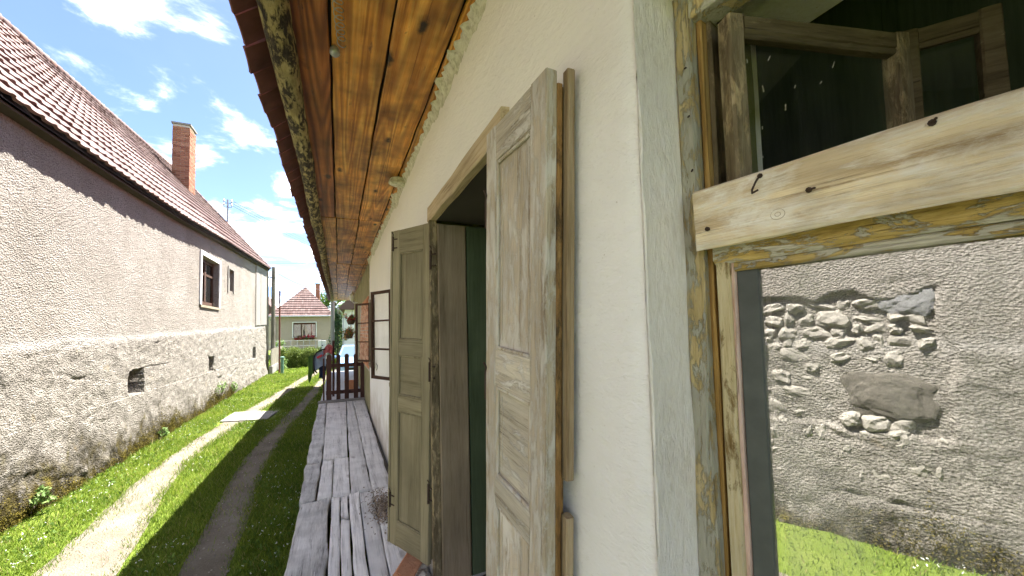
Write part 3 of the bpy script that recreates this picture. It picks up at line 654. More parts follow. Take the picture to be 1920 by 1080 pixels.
# reveals
def reveal(name, pts, m, axis_n, zlo=None, zhi=None):
    """vertical reveal strip following plan points pts from zlo to zhi"""
    n = 10; P = []
    for i in range(len(pts)-1):
        for k in range(n): P.append(np.array(pts[i])+(np.array(pts[i+1])-np.array(pts[i]))*k/n)
    P.append(np.array(pts[-1])); zz = np.arange(zlo, zhi+.001, .035); V = []
    for i, p in enumerate(P):
        for z in zz:
            d = .004*float(fbm(p[0]*12, z*8, 3.3, 3))*(0 if i == 0 else 1)
            x0 = float(wdisp(p[1], z))+.012 if i == 0 else 0
            V.append((p[0]+x0, p[1]+d+(float(edge_dy(z)) if i == 0 and p[0] < .57 else 0), z))
    m_ = len(zz); F = [(i*m_+j, (i+1)*m_+j, (i+1)*m_+j+1, i*m_+j+1) for i in range(len(P)-1) for j in range(m_-1)]
    return mesh_np(name, V, F, m, smooth=True)
hr(reveal('window_reveal', [(WR, .58), (.590, .583), (.700, .592), (.74, .60)], M['reveal'], 1, WIN[2]-.02, WIN[3]+.02), 'grey limewashed reveal beside the boarded window')
hr(reveal('inner_reveal', [(.77, .605), (1.08, .66)], M['room'], 1, WIN[2], .82))
b = MB().box(WR+.01, 1.075, -1.05, .60, .745, .80).box(WR+.01, .70, -1.05, .60, -.86, -.78).box(WR+.01, 1.1, -1.15, -1.05, -.8, .8)
hr(b.build('window_head', M['reveal']))
b = MB().add([(.76, .62, .70), (1.10, .67, .80), (1.10, -1.1, .80), (.76, -1.1, .70)], [(0, 1, 2, 3)]).box(1.08, 1.10, -1.1, .70, .80, 1.42).box(1.08, 1.10, -1.1, .70, -1.7, -.80).box(1.08, 1.10, .66, 1.18, -1.7, 1.42)
hr(b.build('inner_wall', M['reveal']))
# rooms behind the openings (closed, so only window light gets in)
b = MB().box(3.2, 3.3, -4, 16, -1.7, 1.45).box(.58, 3.3, -4, 16, 1.43, 1.47).box(.58, 3.3, -4, 16, -1.75, -1.66).box(.6, 3.3, -4.05, -3.95, -1.7, 1.45).box(.6, 3.3, 15.9, 16, -1.7, 1.45)
b.box(.60, 3.3, 1.14, 1.20, -1.7, 1.45).box(.60, 3.3, 2.55, 2.62, -1.7, 1.45).box(.60, 3.3, 5.5, 5.6, -1.7, 1.45)
hr(b.build('room_shell', M['room']))
b = MB().box(1.55, 1.60, .2, 1.13, -1.6, 1.2); hr(b.build('cupboard', M['greenZ']))
# ---- eaves boards
def soff(x0, x1, y0, y1, m, z=0.0):
    o = MB().board(((x0+x1)/2, y0, ZS+.0125+z), ((x0+x1)/2, y1, ZS+.0125+z), x1-x0, .025, (1, 0, 0), .005, .006, n=int((y1-y0)/.12)).build('eaves_board', m); hr(o)
gap = .014
for (y0, y1, dxx) in ((-1.5, 5.08, 0.0), (5.10, 8.55, .012), (8.57, 12.0, -.008), (12.02, 15.3, .01), (15.32, 18.6, 0)):
    soff(-.215, -.028-gap+dxx, y0, y1, M['soffit_dark'] if y0 < 0 else M['soffit'], random.uniform(0, .006)); soff(-.028+dxx, .238-gap+dxx, y0, y1, M['soffit'], random.uniform(0, .006))
    soff(.238+dxx, .508-gap+dxx, y0, y1, M['soffit'], random.uniform(0, .006)); soff(.508+dxx, .66, y0, y1, M['soffit'], random.uniform(.002, .008))
hr(MB().box(-.25, .70, -1.5, 18.55, ZS+.036, ZS+.05).build('eaves_deck', M['eaveboard']))
# rotten log under the tiles
pts = []; 
yl = np.arange(-1.5, 18.6, .07); seg = 14; V = []
for y in yl:
    for k in range(seg):
        a = 2*math.pi*k/seg; r = .058*(1+.20*float(fbm(math.cos(a)*1.2+3, math.sin(a)*1.2, y*.9, 3))+.13*float(fbm(math.cos(a)*3, math.sin(a)*3, y*6, 3)))
        r -= .016*max(0, float(fbm(k*.7, y*2.3, 5, 3)))
        V.append((-.245+.012*float(vnoise(y*.6, 4))+r*math.cos(a)*1.05, y, 1.375+.01*float(vnoise(y*.7, 9))+r*math.sin(a)))
F = [(i*seg+k, i*seg+(k+1) % seg, (i+1)*seg+(k+1) % seg, (i+1)*seg+k) for i in range(len(yl)-1) for k in range(seg)]
hr(mesh_np('eaves_log', V, F, M['log'], smooth=True), 'rotten yellow and black eaves log')
# eaves tiles seen from below
SL = math.atan(.85); ux, uz = math.cos(SL), math.sin(SL)
tm = []; fm = []
prof2 = [(-.5, 0), (-.3, -.005), (0, -.007), (.3, -.005), (.5, 0)]
for yv in (0, .36):
    for (u, h) in prof2: tm.append((u*.19, yv, h))
for yv in (0, .36):
    for (u, h) in prof2: tm.append((u*.19, yv, h+.014))
for i in range(4): fm += [(i, 5+i, 6+i, i+1), (10+i, 11+i, 16+i, 15+i), (i, i+1, 11+i, 10+i)]
fm += [(0, 10, 15, 5), (4, 9, 19, 14)]
rme = bpy.data.meshes.new('eaves_tile'); rme.from_pydata(tm, [], fm); rme.update(); rme.materials.append(M['tile_red'])
b = MB()
b.add([(-.33, -2, 1.475), (-.33, 18.8, 1.475), (3.6, 18.8, 1.475+3.93*.85), (3.6, -2, 1.475+3.93*.85), (7.5, 18.8, 1.4), (7.5, -2, 1.4)], [(0, 3, 2, 1), (3, 5, 4, 2)])
b.add([(-.33, -2, 1.475), (3.6, -2, 4.8), (7.5, -2, 1.4)], [(0, 1, 2)]); b.add([(-.33, 18.55, 1.475), (3.6, 18.55, 4.8), (7.5, 18.55, 1.4)], [(0, 2, 1)])
roofR = hr(b.build('roof', M['tile_red']))
for cidx in range(2):
    y = -1.4+(.1 if cidx else 0)
    while y < 18.7:
        o = bpy.data.objects.new('eaves_tile', rme); C.objects.link(o); o.parent = roofR
        off = .30*cidx+random.gauss(0, .006); tw = random.gauss(0, .02)
        al = Vector((tw*ux, 1, tw*uz)).normalized(); up = Vector((ux, -tw, uz)).normalized(); nr = up.cross(al); nr = -nr if nr.z < 0 else nr
        p = Vector((-.405+off*ux, y, 1.365+off*uz+.015*cidx+random.gauss(0, .003)))
        o.matrix_basis = Matrix(((al[0], up[0], nr[0], p[0]), (al[1], up[1], nr[1], p[1]), (al[2], up[2], nr[2], p[2]), (0, 0, 0, 1))); y += .2
# crumbling plaster between wall and eaves
yl = np.arange(-1.5, 8.2, .025); V = []; pr = [(0, -.085), (-.005, -.060), (-.014, -.034), (-.026, -.014), (-.036, .012)]
for i, y in enumerate(yl):
    a = 1+.9*float(fbm(y*2.2, 1, 0, 4)); a2 = 1+.9*float(fbm(y*26, 3, 0, 3))
    for j, (dx_, dz_) in enumerate(pr):
        V.append((WR+.006+(dx_*max(.15, a)*a2 if j else .004)+.010*float(fbm(y*34, j*2.2, 7, 2))*(j > 0), y, ZS+dz_*(max(.4, a) if dz_ < 0 else 1)+.006*float(fbm(y*20, j*2, 5, 2))))
n = len(pr); F = [(i*n+j, i*n+j+1, (i+1)*n+j+1, (i+1)*n+j) for i in range(len(yl)-1) for j in range(n-1)]
hr(mesh_np('plaster_fillet', V, F, M['fillet']), 'crumbling pale plaster edge below the eaves boards')
hr(rock('eaves_block', (.50, 3.55, 1.37), (.075, .055, .045), M['fillet'], None, 3, .3, 5))
# ---- door: lintel, linings, threshold
hr(MB().board((.545, 1.20, .738), (.545, 2.42, .738), .10, .045, (0, 0, 1), .005, .004, rag=.004).build('door_lintel', M['lintel']))
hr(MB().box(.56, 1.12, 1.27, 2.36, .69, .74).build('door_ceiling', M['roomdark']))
hr(MB().board((.545, 2.375, -1.60), (.545, 2.375, .69), .04, .05, (0, 1, 0), .004, .003).build('door_post', M['sash_darkZ']))
hr(MB().board((.545, 1.255, -1.60), (.545, 1.255, .69), .04, .05, (0, 1, 0), .004, .003).build('door_post', M['leafRZ']))
hr(MB().board((.660, 2.345, -1.55), (.660, 2.345, .665), .182, .022, (1, 0, 0), .004, .002).build('door_lining', M['brownZ']))
hr(MB().board((.86, 2.35, -1.55), (.86, 2.35, .665), .20, .022, (1, 0, 0), .004, .002).build('door_lining', M['greenZ']))
hr(MB().board((1.05, 2.352, -1.55), (1.05, 2.352, .665), .17, .022, (1, 0, 0), .004, .002).build('door_lining', M['greenZ']))
for (x0, x1, z_) in ((.53, .70, 0), (.71, .90, .004), (.905, 1.12, -.003)):
    hr(MB().board(((x0+x1)/2, 1.27, -1.568+z_), ((x0+x1)/2, 2.34, -1.568+z_), x1-x0, .05, (1, 0, 0), .006, .004).build('threshold_board', M['deckY']))
# ---- shutters
def hinge(parent, x, y, z, h=.10):
    b = MB().tube([(x, y, z-h/2), (x, y, z+h/2)], .0075, 8).tube([(x, y-.004, z+h/2-.01), (x+.012, y-.006, z+h/2+.012), (x+.004, y-.012, z+h/2+.03)], .0035, 6)
    b.tube([(x+.005, y, z-h*.3), (x+.045, y+.004, z-h*.3)], .0045, 6).tube([(x+.005, y, z+h*.3), (x+.045, y+.004, z+h*.3)], .0045, 6); b.build('hinge', M['metal'], parent)
def shutter(name, loc, rz, w, z0, z1, panels, mz, mx, t=.032, st=.075, tilt=0.0):
    sb = MB(); j = .0015
    sb.board((st/2, t/2, z0), (st/2, t/2, z1), st, t, (1, 0, 0), .003, j).board((w-st/2, t/2, z0), (w-st/2, t/2, z1), st, t, (1, 0, 0), .003, j)
    o = sb.build(name, mz); o.location = loc; o.rotation_euler = (0, tilt, rz); hr(o)
    edges = [z1]+[e for p in panels for e in p]+[z0]
    for i in range(0, len(edges), 2):
        a, c = edges[i], edges[i+1]
        MB().board((st+.001, t/2, (a+c)/2), (w-st-.001, t/2, (a+c)/2), abs(a-c), t-.002, (0, 0, 1), .003, .001).build('rail', mx, o)
    for i, (a, c) in enumerate(panels):
        pm = mz if i != 1 else mx
        MB().board((w/2, t*.62, c), (w/2, t*.62, a), w-2*st-.004, t*.4, (1, 0, 0), .002, .0008).build('panel', pm, o)
        mb = MB(); q = .011
        for (x0, x1, zz0, zz1) in ((st, st+q, c, a), (w-st-q, w-st, c, a)): mb.board(((x0+x1)/2, t*.26, zz0), ((x0+x1)/2, t*.26, zz1), q, t*.36, (1, 0, 0), .003, .0006)
        for zz in (a-q/2, c+q/2): mb.board((st+q, t*.26, zz), (w-st-q, t*.26, zz), q, t*.36, (0, 0, 1), .003, .0006)
        mb.build('moulding', mz, o)
        # raised inner field line
        i2 = .032
        for (x0, zz0, x1, zz1) in ((st+i2, c+i2, st+i2, a-i2), (w-st-i2, c+i2, w-st-i2, a-i2)): MB().board((x0, t*.415, zz0), (x1, t*.415, zz1), .004, .003, (1, 0, 0), .001, .0003).build('bead', mz, o)
    return o
PR = [(.555, -.065), (-.185, -.485), (-.575, -1.32)]; PL = [(.53, -.06), (-.165, -.435), (-.54, -1.28)]
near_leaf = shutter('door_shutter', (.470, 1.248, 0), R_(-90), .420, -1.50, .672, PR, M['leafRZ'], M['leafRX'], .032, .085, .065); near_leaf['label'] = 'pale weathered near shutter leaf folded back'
b = MB().board((.03, .055, -1.48), (.03, .055, .67), .06, .034, (1, 0, 0), .004, .002).board((.21, .052, -1.48), (.21, .052, .645), .39, .026, (1, 0, 0), .004, .002).build('folded_leaf', M['edge_brown'], near_leaf)
MB().board((.411, .040, -1.48), (.411, .040, .642), .020, .018, (1, 0, 0), .003, .002).build('edge_strip', M['edge_brown'], near_leaf)
MB().board((.424, .064, -.365), (.424, .064, .675), .030, .022, (1, 0, 0), .004, .002).build('lath', M['lath'], near_leaf)
MB().board((.424, .064, -1.50), (.424, .064, -.46), .030, .022, (1, 0, 0), .004, .002).build('lath', M['lath'], near_leaf)
for zz in (.4, -.2, -.95): hinge(near_leaf, -.004, .004, zz)
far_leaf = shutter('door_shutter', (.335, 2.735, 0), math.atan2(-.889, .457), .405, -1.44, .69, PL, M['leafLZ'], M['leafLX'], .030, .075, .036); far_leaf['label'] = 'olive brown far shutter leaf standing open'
MB().board((-.012, .022, -1.44), (-.012, .022, .69), .018, .05, (1, 0, 0), .003, .002).build('edge_strip', M['leafLZ'], far_leaf)
MB().board((.20, .052, -1.43), (.20, .052, .68), .38, .028, (1, 0, 0), .004, .002).build('folded_leaf', M['leafLZ'], far_leaf)
for zz in (.60, -1.15): hinge(far_leaf, .006, -.004, zz)
for zz in (.45, -.25, -1.0): hinge(far_leaf, .407, -.002, zz, .12)
# ---- boarded window (local: x along the frame towards us, y into the room)
UW = math.atan2(-.984, .176)
wob = MB()
wob.board((.005, .028, -.80), (.005, .028, .735), .040, .07, (1, 0, 0), .006, .006)
bw = wob.build('window_frame', M['frame']); bw.location = (.70, .58, 0); bw.rotation_euler = (0, 0, UW); hr(bw, 'flaking cream window frame with a board nailed across')
def wp(name, m, *a, **k): return MB().board(*a, **k).build(name, m, bw)
wp('head', M['frame'], (-.015, .028, .70), (1.5, .028, .70), .07, .066, (0, 0, 1), .004, .003)
wp('frame_stop', M['frame_in'], (.031, .045, -.80), (.031, .045, .664), .011, .055, (1, 0, 0), .002, .002)
wp('frame_stop', M['sash_darkZ'], (.042, .062, .15), (.042, .062, .664), .010, .05, (1, 0, 0), .002, .002)
wp('sash_stile', M['cream_stile'], (.0555, .034, -.80), (.0555, .034, .158), .027, .046, (1, 0, 0), .004, .002)
wp('putty', M['putty'], (.0735, .030, -.80), (.0735, .030, .135), .0085, .022, (1, 0, 0), .002, .003)
wp('dark_reflection_strip', plain('dark_reflection_grey', (.085, .095, .092), .5, .25, 20), (.098, .030, -.80), (.098, .030, .118), .038, .010, (1, 0, 0), .001, .0)  # opaque strip painted dark in place of the dark reflection along the glass
wp('sash_rail', M['yellow'], (.042, .030, .152), (1.5, .030, .152), .062, .046, (0, 0, 1), .008, .003)
wp('putty', M['yellow'], (.078, .026, .112), (1.5, .026, .112), .018, .020, (0, 0, 1), .004, .002)
wp('nailed_board', M['board'], (.028, -.020, .2115), (1.5, -.020, .2115), .123, .026, (0, 0, 1), .005, .005, rag=.003)
MB().box(.117, 1.5, .034, .038, -.80, .105).build('pane', M['glass_big'], bw)
wp('sash_rail', M['cream_stile'], (.0, .03, -.80), (1.5, .03, -.80), .06, .05, (0, 0, 1), .004, .002)
def nail(u, z, pts):
    b = MB().tube([(u, -.033, z), (u, -.037, z)], .0045, 8)
    if pts: b.tube([(u+a, -.037-c, z+d) for (a, c, d) in pts], .0018, 6)
    b.build('nail', M['metal'], bw)
nail(.155, .262, [(0, .0, 0), (-.003, .010, -.012), (-.008, .014, -.026), (-.006, .020, -.034), (.004, .020, -.031)]); nail(.225, .214, [(0, 0, 0), (.012, .012, -.003)]); nail(.055, .188, [(0, 0, 0), (.008, .006, -.004)])
nail(.365, .262, [(0, 0, 0), (.005, .006, .002)]); nail(.47, .232, None)
b = MB()
for i in (1, 4): b.tube([(.178+.011*(i+1)/5*math.cos(a), -.0335, .186+.009*(i+1)/5*math.sin(a)) for a in np.linspace(0, 6.283, 20)], .0004, 4)
b.build('knot', M['lath'], bw)
for (z, u) in ((.56, .012), (.45, .014), (.33, .016)):
    MB().tube([(u, -.008, z), (u+.002, -.016, z-.006)], .002, 6).build('nail', M['metal'], bw)
# sash standing open inside, and the second one behind it
def sash(name, a, c, z0, z1, mh, mz_, w=.036, t=.036, glassy=True):
    a, c = np.array([*a, 0.]), np.array([*c, 0.]); d = (c-a); L = np.linalg.norm(d); o = empty_mesh = None
    ang = math.atan2(d[1], d[0])
    sb = MB().board((w/2, 0, z0), (w/2, 0, z1), w, t, (1, 0, 0), .004, .002)
    o = sb.build(name, mz_); o.location = a; o.rotation_euler = (0, 0, ang); hr(o); MB().board((L-w/2, 0, z0), (L-w/2, 0, z1), w, t, (1, 0, 0), .004, .002).build('stile', mz_, o)
    MB().board((w, 0, z1-w/2), (L-w, 0, z1-w/2), w, t-.002, (0, 0, 1), .004, .002).build('rail', mh, o)
    MB().board((w, -.004, z1-w-.006), (L-w, -.004, z1-w-.006), .012, t*.6, (0, 0, 1), .003, .002).build('rail_bead', mh, o)
    MB().board((w, 0, z0+w/2), (L-w, 0, z0+w/2), w, t-.002, (0, 0, 1), .004, .002).build('rail', mh, o)
    if glassy: MB().box(w, L-w, .003, .006, z0+w, z1-w).build('pane', M['glass'], o)
    return o, L
s1, L1 = sash('open_sash', (.728, .500), (1.158, .378), .13, .630, M['sash_dark'], M['sash_darkZ'])
b = MB()
for i in range(17):
    x = .05+abs(random.gauss(0, .10)); z = random.uniform(.2, .55); a = random.gauss(1.3, .5); l = random.uniform(.004, .016); b.board((x, -.0006, z), (x+l*math.cos(a), -.0006, z+l*math.sin(a)), random.uniform(.001, .003), .0008, (0, 1, 0), .0002, 0, 1)
b.build('paint_splashes', M['fillet'], s1, kind='stuff')
sash('open_sash', (1.175, .395), (1.27, .262), .13, .650, M['sash_dark'], M['sash_dark'], .036, .03)
# ---- small casement windows further along
def casement(OP, hy, outer, z0, z1, mt, nlab):
    b = MB(); a, c, d, e = OP
    b.board((.548, a+.022, d), (.548, a+.022, e), .05, .06, (0, 1, 0), .003, .002).board((.548, c-.022, d), (.548, c-.022, e), .05, .06, (0, 1, 0), .003, .002).board((.548, a, e+.012), (.548, c, e+.012), .055, .058, (0, 0, 1), .003, .002).board((.54, a-.03, d-.012), (.54, c+.03, d-.012), .05, .08, (0, 0, 1), .003, .002)
    f = hr(b.build('casement_frame', M['casement_old']), nlab)
    def leaf(p, q, m):
        p, q = np.array([*p, 0.]), np.array([*q, 0.]); d_ = q-p; L = np.linalg.norm(d_); ang = math.atan2(d_[1], d_[0]); w = .034; b = MB()
        b.board((w/2, 0, z0), (w/2, 0, z1), w, .034, (1, 0, 0), .003, .001).board((L-w/2, 0, z0), (L-w/2, 0, z1), w, .034, (1, 0, 0), .003, .001)
        for i in range(4):
            zz = z0+w/2+(z1-z0-w)*i/3; b.board((w, 0, zz), (L-w, 0, zz), w if i in (0, 3) else .02, .03, (0, 0, 1), .003, .001)
        o = b.build('casement_sash', m); rebase(o, f, I4); o.location = p; o.rotation_euler = (0, 0, ang)
        h = (z1-z0-w)/3
        # panes are parts of the frame (no fourth level)
        for i in range(3):
            g_ = MB().box(w, L-w, -.001, .002, z0+w/2+h*i+.01, z0+w/2+h*(i+1)-.01).build('pane', M['glass']); rebase(g_, f, I4); g_.location = p; g_.rotation_euler = (0, 0, ang)
        hk = MB().tube([(L-.05, -.022, z0+.17), (L-.055, -.034, z0+.15), (L-.05, -.034, z0+.11), (L-.04, -.03, z0+.09)], .004, 6).build('catch', M['metal']); rebase(hk, f, I4); hk.location = p; hk.rotation_euler = (0, 0, ang)
    leaf((.53, hy), outer, mt); leaf((.53, a+.01), (.49, a-.36), M['casement_old'])
casement(WA, 4.34, (.355, 4.73), -.55, .455, M['casement'], 'small window of the cottage with its brown sash open')
casement(WB, 7.48, (.300, 7.80), -.57, .52, M['casement'], 'further small window of the cottage with its sash open')
# exposed brick patch on the far wall
b = MB(); k = 0; z = -.75
while z < .70:
    y = 8.06+(.12 if k % 2 else 0)
    while y < 11.6-(z+.75)*.9:
        j = random.uniform(0, .008); b.box(WR-.022-j, WR+.03, y, y+.235, z, z+.064); y += .248
    z += .077; k += 1
hr(b.build('brick_patch', M['brick'], kind='stuff'))
hr(MB().box(WR-.010, WR+.02, 8.03, 11.3, -.80, .72).build('brick_bedding', M['mortar']))

# ------------------------------------------------------------------ porch of old planks
PO = empty('plank_porch', (.1, 4, ZD)); tag(PO, 'raised porch of cracked grey planks along the cottage wall', 'porch'); IP = Matrix.Translation((-.1, -4, -ZD))
def po(o): return rebase(o, PO, IP)
def plank(xa, xb, y0, xa2, xb2, y1, dz=0.0, m='deckY', th=.05, rag=.01, name='plank', j=.005):
    """plank whose sides run from (xa,xb) at y0 to (xa2,xb2) at y1"""
    n = max(3, int((y1-y0)/.08)); sx = random.random()*90; ys_ = np.linspace(y0, y1, n+1); t = (ys_-y0)/(y1-y0)
    L = xa+(xa2-xa)*t+j*fbm(ys_*4+sx, 1, 0, 3); Rr = xb+(xb2-xb)*t+j*fbm(ys_*4+sx, 9, 0, 3); tilt = random.gauss(0, .004)
    us = np.array([0, .04, .3, .5, .7, .96, 1]); V = []
    for i in range(n+1):
        e = rag*float(fbm(sx, i, 3, 2)) if i in (0, n) else 0
        for k, u in enumerate(us):
            ee = rag*random.uniform(-1, 1) if i in (0, n) else 0
            cup = -.004*math.sin(u*math.pi)+tilt*(u-.5)*2; edge = -.006 if k in (0, 6) else 0
            V.append((L[i]+(Rr[i]-L[i])*u, ys_[i]+ee, ZD+dz+cup+edge+.003*float(vnoise(ys_[i]*3+sx, u*3))))
    top = len(V); V += [(x, y, z-th) for (x, y, z) in V]; K = 7; F = []
    for i in range(n):
        for k in range(K-1):
            F += [(i*K+k, i*K+k+1, (i+1)*K+k+1, (i+1)*K+k), (top+i*K+k, top+(i+1)*K+k, top+(i+1)*K+k+1, top+i*K+k+1)]
        F += [(i*K, (i+1)*K, top+(i+1)*K, top+i*K), (i*K+K-1, top+i*K+K-1, top+(i+1)*K+K-1, (i+1)*K+K-1)]
    for k in range(K-1): F += [(k, top+k, top+k+1, k+1), (n*K+k, n*K+k+1, top+n*K+k+1, top+n*K+k)]
    return po(mesh_np(name, V, F, M[m]))
plank(-.32, -.086, -.6, -.335, -.082, 4.14, .002, 'deck_edge', .15, .02, 'edge_timber', .022)
plank(-.072, .006, -.6, -.062, .004, 4.16, -.004); plank(.013, .085, -.6, .016, .078, 3.62, .0, rag=.02, j=.01); plank(.020, .080, 3.72, .022, .070, 4.16, -.012, rag=.02, j=.01)
plank(.093, .172, -.6, .092, .176, 4.17, .003, j=.009); plank(.181, .262, -.6, .186, .310, 4.15, -.003); plank(.272, .40, -.6, .318, .505, 4.15, .002); plank(.408, .548, -.6, .44, .548, 3.0, -.006)
plank(-.345, -.205, 4.17, -.365, -.195, 5.30, .004, 'deck_edge', .13, .02, 'edge_timber', .02)
plank(-.192, -.066, 4.15, -.180, -.064, 5.34, .005); plank(-.058, .100, 4.17, -.056, .110, 5.38, .001)
plank(.108, .300, 4.17, .166, .298, 9.62, .0, j=.012); plank(.310, .488, 4.17, .306, .540, 9.62, .003, j=.012)
plank(-.365, -.195, 5.33, -.415, -.250, 9.62, .0, 'deck_edge', .13, .02, 'edge_timber', .02); plank(-.182, .100, 5.40, -.238, .156, 9.62, -.002)
for y in (.4, 2.6, 4.15, 5.35, 7.4, 9.4): po(MB().board((-.27, y, ZD-.12), (.55, y, ZD-.12), .09, .11, (0, 1, 0), .01, .006).build('joist', M['deck_edge']))
for i in range(46):
    y = -.4+i*.22; po(rock('foundation_stone', (-.20+random.uniform(-.04, .03), y, ZG+.17), (.10, .125, .20+random.uniform(-.05, .06)), M['stone_dark'], None, 2, .35, 300+i, (0, 0, random.uniform(-.2, .2))))
po(MB().box(.45, .556, -.6, 9.62, ZG, ZD-.06).build('footing', M['stone_dark']))
po(MB().board((-.42, 9.70, ZD-.005), (.56, 9.66, ZD-.005), .14, .09, (0, 1, 0), .01, .005).build('end_step', M['concrete']))

# cracks: thin dark splits cut as slivers would be lost; splinters stand proud along them instead
b = MB()
for i in range(90):
    x = random.uniform(-.25, .45); y = random.uniform(2.4, 9); b.board((x, y, ZD+.004), (x+random.gauss(0, .004), y+random.uniform(.04, .16), ZD+.006), random.uniform(.002, .005), .004, (1, 0, 0), .001, .001, 3)
po(b.build('splinters', M['deckY'], kind='stuff'))
# husks swept into a heap
nh = 1100; V = []; F = []; b = MB()
for i in range(nh):
    x, y = random.gauss(.375, .062), random.gauss(3.70, .17)
    if x > .535: continue
    z = ZD+.008+max(0, .035*math.exp(-((x-.42)/.06)**2-((y-3.62)/.12)**2))*random.random()
    a = random.uniform(0, 6.28); l = random.uniform(.012, .026); w = random.uniform(.004, .008); t = random.uniform(-.5, .5)
    d = np.array([math.cos(a), math.sin(a), t*.5]); e = np.array([-math.sin(a), math.cos(a), 0]); c = np.array([x, y, z])
    b.add([c-d*l/2, c+e*w, c+d*l/2, c-e*w, c+np.array([0, 0, w])], [(0, 1, 4), (1, 2, 4), (2, 3, 4), (3, 0, 4)])
tag(b.build('husks', M['husk'], kind='stuff'), 'small heap of brown husks on the porch planks by the wall', 'husks')
# broken brick leaning by the shutter, mortar lumps, iron bar
b = bmesh.new(); bmesh.ops.create_cube(b, size=1); bmesh.ops.scale(b, vec=(.115, .26, .065), verts=b.verts); bmesh.ops.bevel(b, geom=b.edges[:], offset=.008, segments=2, affect='EDGES')
bmesh.ops.subdivide_edges(b, edges=b.edges[:], cuts=2, use_grid_fill=True)
for v in b.verts: v.co += Vector((float(fbm(v.co.x*30, v.co.y*30, v.co.z*30, 3)), float(fbm(v.co.x*30+9, v.co.y*30, v.co.z*30, 3)), float(fbm(v.co.x*30, v.co.y*30+9, v.co.z*30, 3))))*.004
me = bpy.data.meshes.new('brick'); b.to_mesh(me); b.free(); me.materials.append(M['brick'])
o = link(bpy.data.objects.new('brick', me)); o.location = (.425, 2.60, ZD+.085); o.rotation_euler = (R_(18), R_(38), R_(-28)); tag(o, 'chipped orange brick lying on the porch at the foot of the shutter', 'brick')
for i, (x, y, s_) in enumerate(((.50, 2.62, .035), (.485, 2.54, .028))):
    o = rock('mortar_lump', (x, y, ZD+s_*.8), (s_, s_*1.2, s_), M['mortar'], None, 2, .4, 900+i); tag(o, ('larger' if i == 0 else 'smaller')+' pale mortar lump beside the orange brick on the porch', 'rubble')
b = MB().tube([(.66, 2.22, -1.536), (.76, 2.27, -1.533), (.86, 2.31, -1.530)], .006, 6).tube([(.79, 2.28, -1.53), (.82, 2.22, -1.533), (.86, 2.16, -1.535)], .007, 6)
tag(b.build('iron_bar', M['metal']), 'crossed rusty iron bar pieces lying on the door threshold', 'scrap')
b = MB()
for i in range(30):
    x, y = random.uniform(.60, .95), random.uniform(1.9, 2.32); b.board((x, y, -1.541), (x+random.gauss(0, .012), y+random.gauss(0, .012), -1.540), .006, .004, (0, 0, 1), .001, 0, 1)
tag(b.build('door_litter', M['husk'], kind='stuff'), 'crumbs and chips scattered on the door threshold', 'litter')

# ------------------------------------------------------------------ gate across the porch
GT = empty('picket_gate', (.1, 9.85, ZD)); tag(GT, 'dark brown picket gate with rounded tops closing the porch', 'gate'); IG = Matrix.Translation((-.1, -9.85, -ZD))
def picket(x0, x1, z0, z1):
    w = x1-x0; b = MB(); y0, y1 = 9.80, 9.825; n = 8; pts = [(x0, z0), (x1, z0), (x1, z1-w*.5)]+[((x0+x1)/2+w/2*math.cos(a), z1-w*.5+w/2*math.sin(a)) for a in np.linspace(.3, math.pi-.3, n)]+[(x0, z1-w*.5)]
    k = len(pts); vs = [(x, y0, z) for x, z in pts]+[(x, y1, z) for x, z in pts]
    b.add(vs, [tuple(range(k)), tuple(range(2*k-1, k-1, -1))]+[(i, i+k, (i+1) % k+k, (i+1) % k) for i in range(k)]); rebase(b.build('picket', M['picket']), GT, IG)
for (x0, x1, z1) in ((-.262, -.150, -.525), (-.050, .036, -.527), (.124, .220, -.523), (.322, .420, -.533), (.468, .556, -.735)): picket(x0, x1, -1.60 if x0 > -.2 else -1.63, z1)
for z in (-.79, -1.41): rebase(MB().board((-.27, 9.845, z), (.555, 9.845, z), .085, .03, (0, 0, 1), .004, .002).build('rail', M['picket']), GT, IG)
rebase(MB().board((-.315, 9.84, -1.68), (-.315, 9.84, -.61), .035, .05, (1, 0, 0), .004, .002).build('post', M['picket']), GT, IG)
rebase(MB().tube([(-.268, 9.83, -.80), (-.268, 9.80, -.80)], .012, 8).build('latch', M['metal']), GT, IG)

# paved step beyond the gate
o = MB().box(-.40, .558, 9.95, 17.6, ZG+.004, -1.66).build('terrace', M['pavement']); tag(o, 'pale paved terrace beyond the picket gate', None, None, 'structure')
